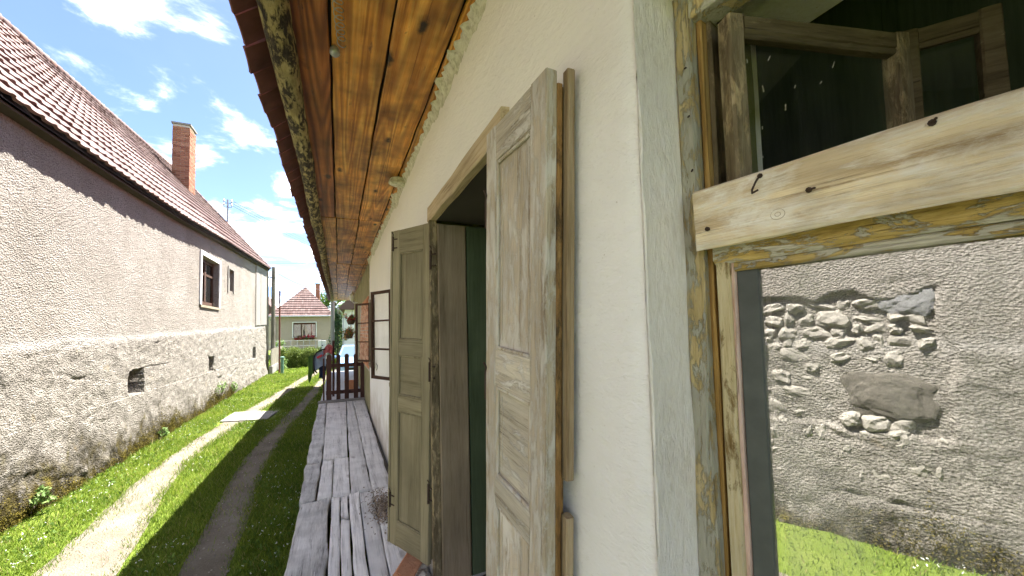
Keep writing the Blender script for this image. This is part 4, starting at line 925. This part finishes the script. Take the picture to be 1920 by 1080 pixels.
# clothes hung on a rail behind the gate
CR = empty('clothes_rail', (-.11, 10.9, -1.66)); tag(CR, 'dark post and slanting rail hung with clothes behind the gate', 'clothes rail'); IC = Matrix.Translation((.11, -10.9, 1.66))
rebase(MB().board((-.125, 10.9, -1.66), (-.125, 10.9, -.225), .055, .055, (1, 0, 0), .005, .002).build('post', M['picket']), CR, IC)
rebase(MB().tube([(-.125, 10.9, -.40), (-.40, 10.9, -.50), (-.66, 10.9, -.62)], .012, 8).build('rail', M['metal']), CR, IC)
def garment(name, m, x0, x1, ztop, drop, y, label, seed, hem=.05):
    nu, nv = 12, 14; V = []
    for s_ in (-1, 1):
        for j in range(nv+1):
            for i in range(nu+1):
                u, v = i/nu, j/nv; x = x0+(x1-x0)*u; z = ztop(u)-drop*v-(hem*math.sin(u*math.pi*1.6+seed)*v)
                yy = y+s_*(.02+.03*v)+.022*math.sin(u*11+seed*3)*v+.01*float(vnoise(u*5, v*5, seed)); V.append((x+.02*float(vnoise(v*4, seed, u))*v, yy, z))
    n = nu+1; F = []
    for s_ in (0, 1):
        o_ = s_*(nv+1)*n; F += [(o_+j*n+i, o_+j*n+i+1, o_+(j+1)*n+i+1, o_+(j+1)*n+i) for j in range(nv) for i in range(nu)]
    F += [(i, i+1, (nv+1)*n+i+1, (nv+1)*n+i) for i in range(nu)]
    return tag(mesh_np(name, V, F, m, smooth=True), label, 'clothes', 'clothes on the rail behind the gate')
zr = lambda x: -.40-(x+.125)*-.41 if False else np.interp(x, [-.66, -.40, -.125], [-.62, -.50, -.40])
garment('hanging_jacket', plain('green_cloth', (.06, .12, .025), .95, .2, 10), -.70, -.57, lambda u: float(zr(-.66+.09*u))+.016, .56, 10.88, 'green jacket hanging at the outer end of the rail', 1.0, .10)
gj = garment('hanging_jersey', plain('pale_blue_cloth', (.24, .30, .40), .95, .15, 10), -.56, -.30, lambda u: float(zr(-.56+.26*u))+.016, .40, 10.86, 'pale blue jersey with red print hanging on the rail', 2.0, .03)
b = MB()
b.tube([(-.565, 10.80, -.60), (-.50, 10.80, -.50), (-.40, 10.80, -.45), (-.31, 10.80, -.43)], .018, 6).tube([(-.565, 10.80, -.60), (-.58, 10.80, -.75), (-.56, 10.80, -.95), (-.50, 10.80, -1.02)], .020, 6)
rebase(b.build('trim', M['black'], smooth=True), gj, I4)
rebase(MB().board((-.50, 10.795, -.645), (-.38, 10.795, -.585), .05, .012, (0, 0, 1), .004, .003, 4).build('print', plain('red_print', (.50, .06, .08), .9)), gj, I4)
garment('hanging_trousers', plain('navy_cloth', (.018, .03, .075), .95, .2, 10), -.46, -.30, lambda u: -.86, .34, 10.92, 'navy trousers hanging below the pale jersey', 3.0, .04)
garment('hanging_shirt', plain('red_cloth', (.36, .10, .10), .95, .35, 25), -.36, -.14, lambda u: float(zr(-.36+.22*u))+.10*math.sin(u*3.1)+.03, .20, 10.84, 'red and pale checked shirt slung beside the dark post', 4.0, .03)
b = MB().lathe((.31, 11.3, -1.66), [(.09, 0), (.13, .02), (.16, .28), (.175, .28), (.175, .32), (.14, .32), (.13, .27)], 14)
o = b.build('terracotta_pot', M['brick'], smooth=False); tag(o, 'terracotta pot standing behind the picket gate', 'pot')

# ------------------------------------------------------------------ lantern and flowers on the far wall
LN = empty('wall_lantern', (.50, 13, 1.0)); tag(LN, 'white wall lantern under the eaves', 'lantern'); IL = Matrix.Translation((-.50, -13, -1.0))
b = MB().tube([(.56, 13, .92), (.44, 13, .90), (.39, 13, .95)], .012, 6); rebase(b.build('arm', M['white']), LN, IL)
b = MB().lathe((.39, 13, .95), [(.03, 0), (.055, .02), (.085, .18), (.03, .27), (.012, .30), (.02, .33), (.0, .36)], 6); rebase(b.build('shade', M['white']), LN, IL)
b = MB().lathe((.39, 13, .955), [(.045, .02), (.072, .15)], 6); rebase(b.build('lamp_glass', M['glass_house']), LN, IL)
def basket(name, c, r, mats, label, cat, hang=True):
    e = empty(name, c); tag(e, label, cat, 'flower baskets on the cottage wall')
    pot = MB().lathe((0, 0, -.16), [(.08, 0), (.13, .12), (.14, .14)], 12).build('basket', M['bark'], e)
    cen = rng.normal(0, 1, (26, 3))*np.array([r*.5, r*.5, r*.40])+np.array([0, 0, .02])
    V, F = leaf_cloud(cen, 16, r*.2, .03, .2); mesh_np('foliage', V, F, M['weed'], e, kind='stuff')
    V, F = leaf_cloud(cen+np.array([0, -.03, .02]), 10, r*.22, .026, .4); mesh_np('blossom', V, F, mats, e, kind='stuff')
    if hang: MB().tube([(0, 0, -.05), (.05, 0, .35), (.20, 0, .40)], .006, 6).build('hanger', M['metal'], e)
basket('flower_basket', (.30, 13, -.06), .17, M['petal_orange'], 'orange and yellow flower basket hanging low on the wall', 'flower basket')
basket('flower_basket', (.36, 13.3, .38), .12, M['petal_red'], 'pink red flower basket hanging above the orange one', 'flower basket')
b = MB().tube([(.50, 12.6, -1.66), (.50, 12.6, -.30)], .05, 8); tag(b.build('porch_post', M['white']), 'short white post under the flower baskets', 'post')
# bed spring hooked under the eaves
b = MB(); t = np.linspace(0, 1, 130)
b.tube([(-.005+.022*math.cos(a*44)*(1-.2*a)+.02*a, 1.62+.30*a, 1.375+.018*math.sin(a*44)) for a in t], .0022, 5)
b.lathe((-.015, 1.97, 1.345), [(.012, 0), (.024, .012), (.022, .035), (.012, .05)], 10)
tag(b.build('coil_spring', M['zinc'], smooth=True), 'thin coil spring hanging below the eaves boards', 'spring')

# ------------------------------------------------------------------ blue car beyond the cottage
M['car'] = None
m_, g_ = mat('blue_car_paint'); p_ = g_.pbr((.20, .34, .58), .25, None, .5); p_.inputs['Coat Weight'].default_value = .7; g_.out(p_); M['car'] = m_
m_, g_ = mat('car_glass'); g_.out(g_.pbr((.10, .15, .20), .05, None, .8)); M['carglass'] = m_
CAR = empty('parked_car', (.75, 20.4, ZG)); tag(CAR, 'light blue parked car seen over the picket gate', 'car')
prof = [(-2.0, .42, .70, .78), (-1.95, .36, .78, .82), (-1.5, .34, .90, .84), (-.95, .33, .98, .85), (-.90, .33, 1.0, .85), (-.2, .33, 1.02, .86), (.8, .33, 1.03, .86), (1.6, .33, 1.0, .85), (1.95, .36, .95, .82), (2.0, .45, .85, .78)]
V = []; F = []
for (y, zb, zt, hw) in prof:
    zm = (zb+zt)/2
    V += [(-hw*.92, y, zb), (-hw, y, zb+.12), (-hw, y, zm+.05), (-hw*.97, y, zt-.06), (-hw*.88, y, zt), (hw*.88, y, zt), (hw*.97, y, zt-.06), (hw, y, zm+.05), (hw, y, zb+.12), (hw*.92, y, zb)]
k = 10; F = [(i*k+j, i*k+(j+1) % k, (i+1)*k+(j+1) % k, (i+1)*k+j) for i in range(len(prof)-1) for j in range(k)]
b = MB().add(V, F); b.add(V[:k], [tuple(range(k-1, -1, -1))]); b.add(V[-k:], [tuple(range(k))])
b.build('body', M['car'], CAR, smooth=False)
b = MB().add([(-.78, -.92, .99), (.78, -.92, .99), (.80, 1.75, 1.0), (-.80, 1.75, 1.0), (-.58, -.25, 1.50), (.58, -.25, 1.50), (.58, 1.15, 1.51), (-.58, 1.15, 1.51)], [(4, 5, 6, 7), (0, 1, 5, 4), (1, 2, 6, 5), (2, 3, 7, 6), (3, 0, 4, 7)]); b.build('cabin', M['car'], CAR)
def quad(name, pts, m, par): 
    P = [np.array(p) for p in pts]; n = np.cross(P[1]-P[0], P[3]-P[0]); n /= np.linalg.norm(n); c = sum(P)/4
    return MB().add([c+(p-c)*.90+n*.006 for p in P]+[c+(p-c)*.90-n*.02 for p in P], [(0, 1, 2, 3), (7, 6, 5, 4), (0, 4, 5, 1), (1, 5, 6, 2), (2, 6, 7, 3), (3, 7, 4, 0)]).build(name, m, par)
quad('windscreen', [(-.78, -.92, .99), (.78, -.92, .99), (.58, -.25, 1.50), (-.58, -.25, 1.50)], M['carglass'], CAR)
quad('side_window', [(-.80, 1.75, 1.0), (-.78, -.92, .99), (-.58, -.25, 1.50), (-.58, 1.15, 1.51)], M['carglass'], CAR)
quad('side_window', [(.78, -.92, .99), (.80, 1.75, 1.0), (.58, 1.15, 1.51), (.58, -.25, 1.50)], M['carglass'], CAR)
for sx in (-1, 1):
    rock('headlight', (sx*.60, -1.95, .70), (.17, .06, .085), M['white'], CAR, 2, .05, 3); MB().board((sx*.86, -.78, 1.02), (sx*1.0, -.76, 1.05), .12, .08, (0, 0, 1), .03, 0, 2).build('mirror', M['car'], CAR)
    for y in (-1.25, 1.28):
        w = MB().tube([(sx*.66, y, .31), (sx*.845, y, .31)], .31, 20).build('wheel', M['black'], CAR); MB().tube([(sx*.84, y, .31), (sx*.852, y, .31)], .19, 16).build('rim', M['zinc'], w)
MB().box(-.5, .5, -2.012, -1.995, .50, .60).build('grille', M['black'], CAR); MB().box(-.26, .26, -2.02, -2.013, .40, .49).build('number_plate', M['white'], CAR)

# ------------------------------------------------------------------ house at the end of the lane
M['grey_render'] = plain('grey_render', (.40, .33, .265), .95, .08, 8, .2); M['plinth'] = plain('dark_plinth', (.14, .14, .14), .95, .1, 8)
FH = empty('grey_house', (-2.8, 38, ZG)); tag(FH, 'grey rendered house with red hipped roof at the end of the lane', 'house')
def fh(o, par=None): return rebase(o, par or FH, Matrix.Translation((2.8, -38, -ZG)) if par is None else I4)
fh(MB().box(-5.15, -.58, 38, 47, ZG, 1.52).build('wall', M['grey_render'])); fh(MB().box(-5.19, -.54, 37.95, 38.2, ZG, -1.45).build('plinth', M['plinth']))
ex0, ex1, ey, ez, ax_, ay_, az_ = -5.45, -.30, 37.6, 1.48, -2.82, 40.4, 4.30
b = MB().add([(ex0, ey, ez), (ex1, ey, ez), (ax_, ay_, az_), (ax_, 47, az_), (ex0, 47.3, ez), (ex1, 47.3, ez)], [(0, 1, 2), (1, 5, 3, 2), (4, 0, 2, 3), (5, 4, 3)]); rf = fh(b.build('roof', M['tile']))
b = MB(); n = 13
for i in range(n):
    t, t2 = i/n, (i+1)/n
    P = lambda x0, tt: (x0+(ax_-x0)*tt, ey+(ay_-ey)*tt, ez+(az_-ez)*tt)
    m2 = max(2, int(26*(1-t)))
    for k in range(m2):
        f0, f1 = k/m2, (k+.94)/m2; A, B, Cc, D = [np.array(P(ex0+(ex1-ex0)*f, tt)) for f, tt in ((f0, t), (f1, t), (f1, t2), (f0, t2))]
        nn = np.array([0, -.71, .71])*.06; b.add([A+nn, B+nn, Cc+nn*.2, D+nn*.2, A, B], [(0, 1, 2, 3), (4, 5, 1, 0)])
fh(b.build('tile_field', M['tile'], kind='stuff'), rf)
fh(MB().tube([(ex0, ey-.05, ez-.06), (ex1, ey-.05, ez-.06)], .07, 8).build('gutter', M['zinc'])); fh(MB().tube([(ex0+.05, ey-.02, ez-.1), (-5.0, 37.9, ez-.7), (-5.0, 37.92, ZG)], .05, 8).build('downpipe', M['zinc']))
ch = fh(MB().box(-2.05, -1.68, 41.6, 42.1, 3.0, 4.72).build('chimney', M['brick_chim'])); fh(MB().box(-2.10, -1.63, 41.55, 42.15, 4.72, 4.80).build('cap', M['concrete']), ch)
wx0, wx1, wz0, wz1 = -3.60, -1.85, -.38, .88
w = fh(MB().box(wx0-.07, wx0, 37.93, 38.02, wz0-.07, wz1+.07).box(wx1, wx1+.07, 37.93, 38.02, wz0-.07, wz1+.07).box(wx0, wx1, 37.93, 38.02, wz1, wz1+.07).box(wx0, wx1, 37.93, 38.02, wz0-.07, wz0).build('window', M['white']))
fh(MB().box(wx0, wx1, 37.96, 37.975, wz1-.16, wz1).box(wx0+.58, wx0+.66, 37.95, 37.97, wz0, wz1-.16).box(wx0, wx0+.05, 37.95, 37.97, wz0, wz1-.16).box(wx1-.05, wx1, 37.95, 37.97, wz0, wz1-.16).build('frame', M['casement']), w)
for (a, c) in ((wx0+.05, wx0+.58), (wx0+.66, wx1-.05)):
    fh(MB().box(a, c, 37.985, 37.99, wz0, wz1-.16).build('pane', M['glass_house']), w); fh(MB().box(a, c, 37.992, 37.996, wz0+.02, wz1-.18).build('curtain', M['white']), w)
fb = fh(MB().box(wx0+.1, wx1-.1, 37.68, 37.88, wz0-.22, wz0-.06).build('flower_box', M['casement']))
cen = np.stack([rng.uniform(wx0+.1, wx1-.1, 40), rng.uniform(37.6, 37.85, 40), wz0-.06+rng.normal(0, .10, 40)], 1); V, F = leaf_cloud(cen, 12, .05, .05); fh(mesh_np('blossom', V, F, M['petal_red'], kind='stuff'), fb)
cen = np.stack([rng.uniform(wx0+.1, wx1-.1, 30), rng.uniform(37.6, 37.85, 30), wz0-.10+rng.normal(0, .08, 30)], 1); V, F = leaf_cloud(cen, 10, .06, .05); fh(mesh_np('foliage', V, F, M['tree'], kind='stuff'), fb)
b = MB().box(-1.50, -.92, 34, 34.3, ZG, -.68).build('meter_cabinet', M['white']); tag(b, 'white meter cabinet in front of the grey house', 'cabinet'); MB().box(-1.24, -1.14, 33.985, 33.999, -1.12, -1.02).build('emblem', M['black'], b)
# garden wire fence before the house
b = MB()
for i in range(13): b.tube([(-5.4+i*.42, 33.2, ZG), (-5.4+i*.42, 33.2, -.55)], .02, 5)
for z in (-.6, -1.0, -1.4): b.tube([(-5.4, 33.2, z), (-.4, 33.2, z)], .010, 4)
tag(b.build('wire_fence', M['zinc'], kind='stuff'), 'thin wire garden fence in front of the grey house', 'fence')
# concrete pole
b = MB().tube([(-.42, 32, ZG), (-.42, 32, 7.5)], [.15, .12], 10); tag(b.build('concrete_pole', M['concrete']), 'pale concrete pole to the right of the grey house', 'pole')
# white neighbour house on the right
NH = empty('white_house', (2.5, 27, ZG)); tag(NH, 'white house with grey downpipe behind the cottage gable', 'house'); IN = Matrix.Translation((-2.5, -27, -ZG))
rebase(MB().box(.37, 5, 27, 33, ZG, 1.62).build('wall', M['white']), NH, IN)
rebase(MB().add([(.0, 26.5, 1.52), (5.4, 26.5, 1.52), (2.7, 26.5, 4.4), (.0, 33.3, 1.52), (5.4, 33.3, 1.52), (2.7, 33.3, 4.4), (.0, 26.5, 1.42), (5.4, 26.5, 1.42), (0, 33.3, 1.42), (5.4, 33.3, 1.42)], [(0, 2, 5, 3), (1, 4, 5, 2), (0, 1, 2), (3, 5, 4), (6, 8, 9, 7), (0, 6, 7, 1), (0, 3, 8, 6)]).build('roof', M['tile']), NH, IN)
rebase(MB().tube([(.02, 26.55, 1.42), (.22, 26.8, 1.15), (.28, 26.92, .9), (.28, 26.92, ZG)], .055, 8).build('downpipe', M['zinc']), NH, IN)
rebase(MB().tube([(-.02, 26.4, 1.46), (-.02, 33.3, 1.46)], .06, 8).build('gutter', M['zinc']), NH, IN)
# small red roofs further off
DH = empty('distant_house', (-9.3, 58, ZG)); tag(DH, 'small distant house with red gable roof behind the twin pole', 'house'); ID = Matrix.Translation((9.3, -58, -ZG))
rebase(MB().box(-11, -7.7, 58, 66, ZG, 2.6).build('wall', M['grey_render']), DH, ID)
rebase(MB().add([(-11.4, 57.6, 2.5), (-7.3, 57.6, 2.5), (-9.35, 57.6, 5.4), (-11.4, 66, 2.5), (-7.3, 66, 2.5), (-9.35, 66, 5.4)], [(0, 2, 5, 3), (1, 4, 5, 2), (0, 1, 2), (3, 5, 4), (0, 3, 4, 1)]).build('roof', M['tile']), DH, ID)

# ------------------------------------------------------------------ fence, poles and wires on the left
FN = empty('picket_fence', (-3.3, 26, ZG)); tag(FN, 'weathered wooden picket fence on a concrete base past the roughcast house', 'fence'); IF = Matrix.Translation((3.3, -26, -ZG))
p0, p1 = np.array([-3.33, 24.1]), np.array([-3.42, 29.3]); nf = 30
for i in range(nf):
    c = p0+(p1-p0)*(i+.5)/nf; h = random.uniform(-.03, .03)
    rebase(MB().board((c[0], c[1], ZG+.42), (c[0], c[1], ZG+1.35+h), .11, .022, (0, 1, 0), .004, .002, 3).build('picket', M['fencew']), FN, IF)
for z in (ZG+.6, ZG+1.1): rebase(MB().board((p0[0]-.03, p0[1], z), (p1[0]-.03, p1[1], z), .07, .03, (0, 0, 1)).build('rail', M['fencew']), FN, IF)
rebase(MB().add([(p0[0]+.07, p0[1], ZG), (p1[0]+.07, p1[1], ZG), (p1[0]-.09, p1[1], ZG), (p0[0]-.09, p0[1], ZG), (p0[0]+.07, p0[1], ZG+.42), (p1[0]+.07, p1[1], ZG+.42), (p1[0]-.09, p1[1], ZG+.42), (p0[0]-.09, p0[1], ZG+.42)], [(4, 5, 6, 7), (0, 1, 5, 4), (0, 4, 7, 3), (1, 2, 6, 5)]).build('base', M['concrete']), FN, IF)
TP = empty('twin_pole', (-3.65, 26, ZG)); tag(TP, 'twin grey wooden utility pole at the corner of the roughcast house', 'pole'); IT = Matrix.Translation((3.65, -26, -ZG))
rebase(MB().tube([(-3.80, 26, ZG), (-3.81, 26, 3.72)], [.10, .085], 10).build('post', M['polew']), TP, IT); rebase(MB().tube([(-3.50, 26.1, ZG), (-3.50, 26.1, 3.92)], [.12, .095], 10).build('post', M['polew']), TP, IT)
rebase(MB().tube([(-3.9, 26.05, 3.3), (-3.4, 26.05, 3.3)], .025, 6).tube([(-3.62, 25.95, 3.7), (-3.60, 25.9, 2.2), (-3.52, 25.95, 1.0), (-3.6, 25.98, ZG)], .012, 5).build('cable', M['wire']), TP, IT)
b = MB().tube([(-2.98, 24.5, ZG), (-2.98, 24.5, 2.35)], .042, 8); o = b.build('rusty_post', plain('rust_red', (.13, .045, .03), .8)); tag(o, 'thin rust red iron post beside the wooden fence', 'post')
b = MB().lathe((-2.80, 24.1, ZG), [(.075, 0), (.075, .82), (.11, .83), (.11, .90), (.05, .93)], 12); tag(b.build('green_bollard', plain('green_paint', (.10, .19, .14), .6)), 'short green capped pipe beside the rust red post', 'bollard')
RMs = empty('roof_mast', (-5.12, 23.2, 5.45)); tag(RMs, 'service mast with insulators on the tiled roof', 'mast'); IM = Matrix.Translation((5.12, -23.2, -5.45))
rebase(MB().tube([(-5.12, 23.2, 5.2), (-5.12, 23.2, 6.85)], .04, 8).build('tube', M['zinc']), RMs, IM)
for (dx_, dz_) in ((-.16, 6.75), (.16, 6.75), (-.16, 6.55), (.16, 6.55)):
    rebase(MB().tube([(-5.12, 23.2, dz_-.08), (-5.12+dx_, 23.2, dz_-.08), (-5.12+dx_, 23.2, dz_)], .014, 6).build('bracket', M['metal']), RMs, IM); rebase(MB().lathe((-5.12+dx_, 23.2, dz_), [(.04, 0), (.055, .03), (.035, .06), (.05, .09), (.02, .12)], 8).build('insulator', M['white']), RMs, IM)
def wire(a, c, sag, label, r=.011):
    a, c = np.array(a, float), np.array(c, float); pts = [a+(c-a)*t-np.array([0, 0, sag*4*t*(1-t)]) for t in np.linspace(0, 1, 14)]
    tag(MB().tube(pts, r, 5).build('overhead_wire', M['wire']), label, 'wire', 'overhead wires')
for i, dz_ in enumerate((.0, -.18, -.36)): wire((-5.0, 23.2, 6.85+dz_*.7), (6.0, 52, 7.2+dz_*1.4), .35, ['uppermost', 'middle', 'lowest'][i]+' of three wires running from the roof mast')
for i, z in enumerate((5.68, 5.52, 5.02, 4.92)): wire((-13, 30, z-.45), (9, 30, z+.55), .12, ['top', 'second', 'third', 'bottom'][i]+' of four level wires crossing the lane above the grey house')
wire((-3.5, 26.1, 3.7), (-.42, 32, 3.2), .35, 'sagging wire from the twin pole to the concrete pole'); wire((-2.98, 24.5, 2.3), (-3.0, 38, 3.2), .2, 'thin wire from the rust red post to the grey house', .008)

# ------------------------------------------------------------------ hedge, shrubs and trees
HG = empty('garden_hedge', (-2.2, 28, ZG)); tag(HG, 'clipped yellow green hedge at the end of the lane', 'hedge')
nc = 900; cen = np.stack([rng.uniform(-1.25, 1.15, nc), rng.uniform(-.45, .75, nc), rng.uniform(.05, 1.18, nc)], 1); cen[:, 2] += .10*fbm(cen[:, 0]*2, cen[:, 1]*2, 0, 2)
V, F = leaf_cloud(cen, 16, .07, .045, .4); mesh_np('foliage', V, F, M['hedge'], HG, kind='stuff')
for i in range(9): MB().tube([(-1.1+i*.27, .1, 0), (-1.08+i*.27, .12, .8)], [.02, .008], 5).build('stem', M['bark'], HG)
def shrub(name, c, rad, n, per, leaf, m, label, cat, stem=True, group=None):
    e = empty(name, c); tag(e, label, cat, group); cen = rng.normal(0, 1, (n, 3)); cen /= np.linalg.norm(cen, axis=1)[:, None]; cen *= (rng.uniform(.25, 1, n)**.5)[:, None]*np.array(rad); cen[:, 2] += rad[2]
    V, F = leaf_cloud(cen, per, min(rad)*.16, leaf, .3); mesh_np('foliage', V, F, m, e, kind='stuff')
    if stem:
        for k in range(5):
            a = rng.normal(0, .5, 2); MB().tube([(0, 0, 0), (a[0]*rad[0]*.5, a[1]*rad[1]*.5, rad[2]), (a[0]*rad[0], a[1]*rad[1], rad[2]*1.6)], [.012+rad[0]*.02, .008+rad[0]*.012, .004], 5).build('stem', M['bark'], e)
shrub('garden_shrub', (-3.0, 26.4, ZG), (.22, .3, .40), 40, 14, .05, M['weed'], 'loose light green shrub in front of the hedge', 'shrub')
shrub('garden_shrub', (-4.35, 36, ZG), (.4, .4, .9), 60, 12, .07, M['weed'], 'pale green shrub below the grey house wall', 'shrub')
def tree(name, c, h, rad, n, per, leaf, m, label, group=None):
    e = empty(name, c); tag(e, label, 'tree', group); trunk = [(0, 0, 0), (.1, .05, h*.3), (-.05, .1, h*.6), (.02, 0, h*.92)]; tk = MB().tube(trunk, [.2, .15, .1, .03], 8).build('trunk', M['bark'], e)
    bb = MB(); ends = []
    for k in range(14):
        z = h*random.uniform(.3, .85); a = random.uniform(0, 6.28); l = rad[0]*random.uniform(.5, .95); en = (l*math.cos(a), l*math.sin(a), z+h*.12); ends.append(en); MB().tube([(0, 0, z), (en[0]*.5, en[1]*.5, z+h*.07), en], [.06, .04, .012], 5).build('limb', M['bark'], e)
    cen = rng.normal(0, 1, (n, 3)); cen /= np.linalg.norm(cen, axis=1)[:, None]; cen *= (rng.uniform(.3, 1.0, n)**.6)[:, None]*np.array(rad); cen *= (1+.3*fbm(cen[:, 0], cen[:, 1], cen[:, 2], 3))[:, None]; cen[:, 2] += h-rad[2]*.9
    V, F = leaf_cloud(cen, per, rad[0]*.11, leaf, .2); mesh_np('crown', V, F, m, e, kind='stuff')
tree('broadleaf_tree', (-.4, 56, ZG), 8.2, (2.6, 2.6, 3.2), 150, 30, .16, M['tree'], 'light green tree behind the grey house chimney', 'trees behind the houses')
tree('broadleaf_tree', (2.6, 50, ZG), 7.0, (2.2, 2.2, 2.8), 140, 30, .15, M['weed'], 'pale green tree above the white house roof', 'trees behind the houses')
def conifer(c, h, r, label):
    e = empty('conifer', c); tag(e, label, 'tree', 'dark conifers beside the concrete pole'); MB().tube([(0, 0, 0), (0, 0, h*.95)], [.10, .02], 7).build('trunk', M['bark'], e)
    n = 240; z = rng.uniform(.03, 1, n)**1.15; a = rng.uniform(0, 6.28, n); rr = r*(1-z)**.6*rng.uniform(.5, 1, n); cen = np.stack([rr*np.cos(a), rr*np.sin(a), z*h], 1); V, F = leaf_cloud(cen, 22, .10, .07, .6); mesh_np('crown', V, F, M['conifer'], e, kind='stuff')
conifer((-.05, 34, ZG), 4.0, .75, 'taller dark conifer between concrete pole and white house'); conifer((.75, 36, ZG), 3.3, .7, 'shorter dark conifer half hidden behind the white house downpipe')
# weeds at the foot of the roughcast wall
for i, (y, zf, rd, lab) in enumerate(((6.95, ZG+.12, (.09, .17, .10), 'bushy pale green weed at the mossy wall foot nearest the viewer'), (10.6, ZG+.05, (.07, .16, .10), 'small weed sprouting from the middle of the mossy wall foot'), (15.0, ZG+.30, (.16, .38, .22), 'spreading pale weed on the wall below the narrow hole'), (16.6, ZG+.18, (.12, .25, .16), 'low weed at the wall foot past the narrow hole'))):
    shrub('wall_weed', (WL+.16, y, zf), rd, 22, 9, .028, M['weed'], lab, 'weed', True, 'weeds at the foot of the roughcast wall')

# ------------------------------------------------------------------ lawn
def in_track(x, y, marg):
    a = np.abs(x-np.interp(y, LT[:, 0], LT[:, 1])) < LW(y)*(1+.30*fbm(y*1.7, 1.5, 0, 3))*marg; c = np.abs(x-np.interp(y, RT[:, 0], RT[:, 1])) < RW(y)*(1+.30*fbm(y*1.7, 4.5, 0, 3))*marg; return a | c
def blades(n, x0, x1, y0, y1, h, w):
    x = rng.uniform(x0, x1, n); y = rng.uniform(y0, y1, n)
    k = in_track(x, y, rng.uniform(.55, 1.15, n)) & (rng.uniform(0, 1, n) > .03+.10*(fbm(x*3, y*1.5, 5, 3) > .25)); sl_ = (x > -2.75) & (x < -1.5) & (y > 11.4) & (y < 13.0)
    pt = fbm(x*1.6, y*1.6, 0, 3); ok = ~k & ~sl_; x, y, pt = x[ok], y[ok], pt[ok]; n = len(x)
    hh = h*rng.uniform(.45, 1.35, n)*(1+.8*pt)*np.where(rng.uniform(0, 1, n) < .04, 1.9, 1.0); a = rng.uniform(0, 6.283, n); ln = rng.uniform(.25, .95, n)*hh; b_ = rng.uniform(0, 6.283, n)
    ca, sa = np.cos(a)*w*.5, np.sin(a)*w*.5; z0 = np.full(n, ZG-.004)
    P = [np.stack([x-ca, y-sa, z0], 1), np.stack([x+ca, y+sa, z0], 1), np.stack([x+ca*.8+.4*ln*np.cos(b_), y+sa*.8+.4*ln*np.sin(b_), z0+hh*.62], 1), np.stack([x-ca*.8+.4*ln*np.cos(b_), y-sa*.8+.4*ln*np.sin(b_), z0+hh*.62], 1), np.stack([x+ln*np.cos(b_), y+ln*np.sin(b_), z0+hh], 1)]
    V = np.stack(P, 1).reshape(-1, 3); i = np.arange(n)*5
    F = np.concatenate([np.stack([i, i+1, i+2], 1), np.stack([i, i+2, i+3], 1), np.stack([i+3, i+2, i+4], 1)]); return V, F
parts = [blades(70000, -3.52, -.28, 3.4, 8.0, .052, .0055), blades(60000, -3.52, -.28, 8.0, 14, .055, .008), blades(42000, -3.5, -.3, 14, 24, .06, .014), blades(26000, -6.5, 2.5, 24, 37, .07, .028), blades(16000, -3.5, -.2, -1.6, 3.4, .05, .008)]
V = []; F = []; o_ = 0
for (v_, f_) in parts: V.append(v_); F.append(f_+o_); o_ += len(v_)
tag(mesh_np('grass', np.concatenate(V), np.concatenate(F), M['grass'], kind='stuff'), 'short bright green grass along and between the wheel tracks', 'grass')
def scatter(n, x0, x1, y0, y1, m, size, name, label, cat, zh, up):
    x = rng.uniform(x0, x1, n); y = y0+(y1-y0)*rng.uniform(0, 1, n)**1.5; ok = ~in_track(x, y, 1.1); x, y = x[ok], y[ok]
    cl = fbm(x*1.2+7, y*1.2, 3, 3) > -.05; x, y = x[cl], y[cl]
    V, F = leaf_cloud(np.stack([x, y, ZG+zh*rng.uniform(.6, 1.3, len(x))], 1), 3, size*.7, size, up); tag(mesh_np(name, V, F, m, kind='stuff'), label, cat)
scatter(1500, -3.45, -.3, 3.5, 16, M['petal_white'], .0075, 'clover_blossom', 'tiny white clover blossoms dotted through the grass', 'flowers', .055, .8)
scatter(300, -3.45, -2.4, -1.2, 1.6, M['petal_white'], .009, 'clover_blossom', 'white blossoms in the grass mirrored in the window pane', 'flowers', .055, .8)
scatter(2600, -3.45, -.3, 3.5, 14, M['broadleaf'], .022, 'lawn_leaves', 'broad clover and plantain leaves among the grass', 'ground cover', .03, 1.5)
# pebbles on the tracks
b = MB()
for i in range(1300):
    T, W = (LT, LW) if random.random() < .55 else (RT, RW); y = 3.8+14*random.random()**1.7; x = float(np.interp(y, T[:, 0], T[:, 1]))+random.uniform(-1, 1)*float(W(y)); s_ = random.uniform(.004, .011)*(1.9 if random.random() < .06 else 1)
    b.add([(x-s_, y, ZG+.008), (x, y-s_, ZG+.008), (x+s_, y, ZG+.008), (x, y+s_, ZG+.008), (x, y, ZG+.010+s_*.8)], [(0, 1, 4), (1, 2, 4), (2, 3, 4), (3, 0, 4)])
tag(b.build('pebbles', M['stone'], kind='stuff'), 'loose pebbles lying on the dirt tracks', 'pebbles')
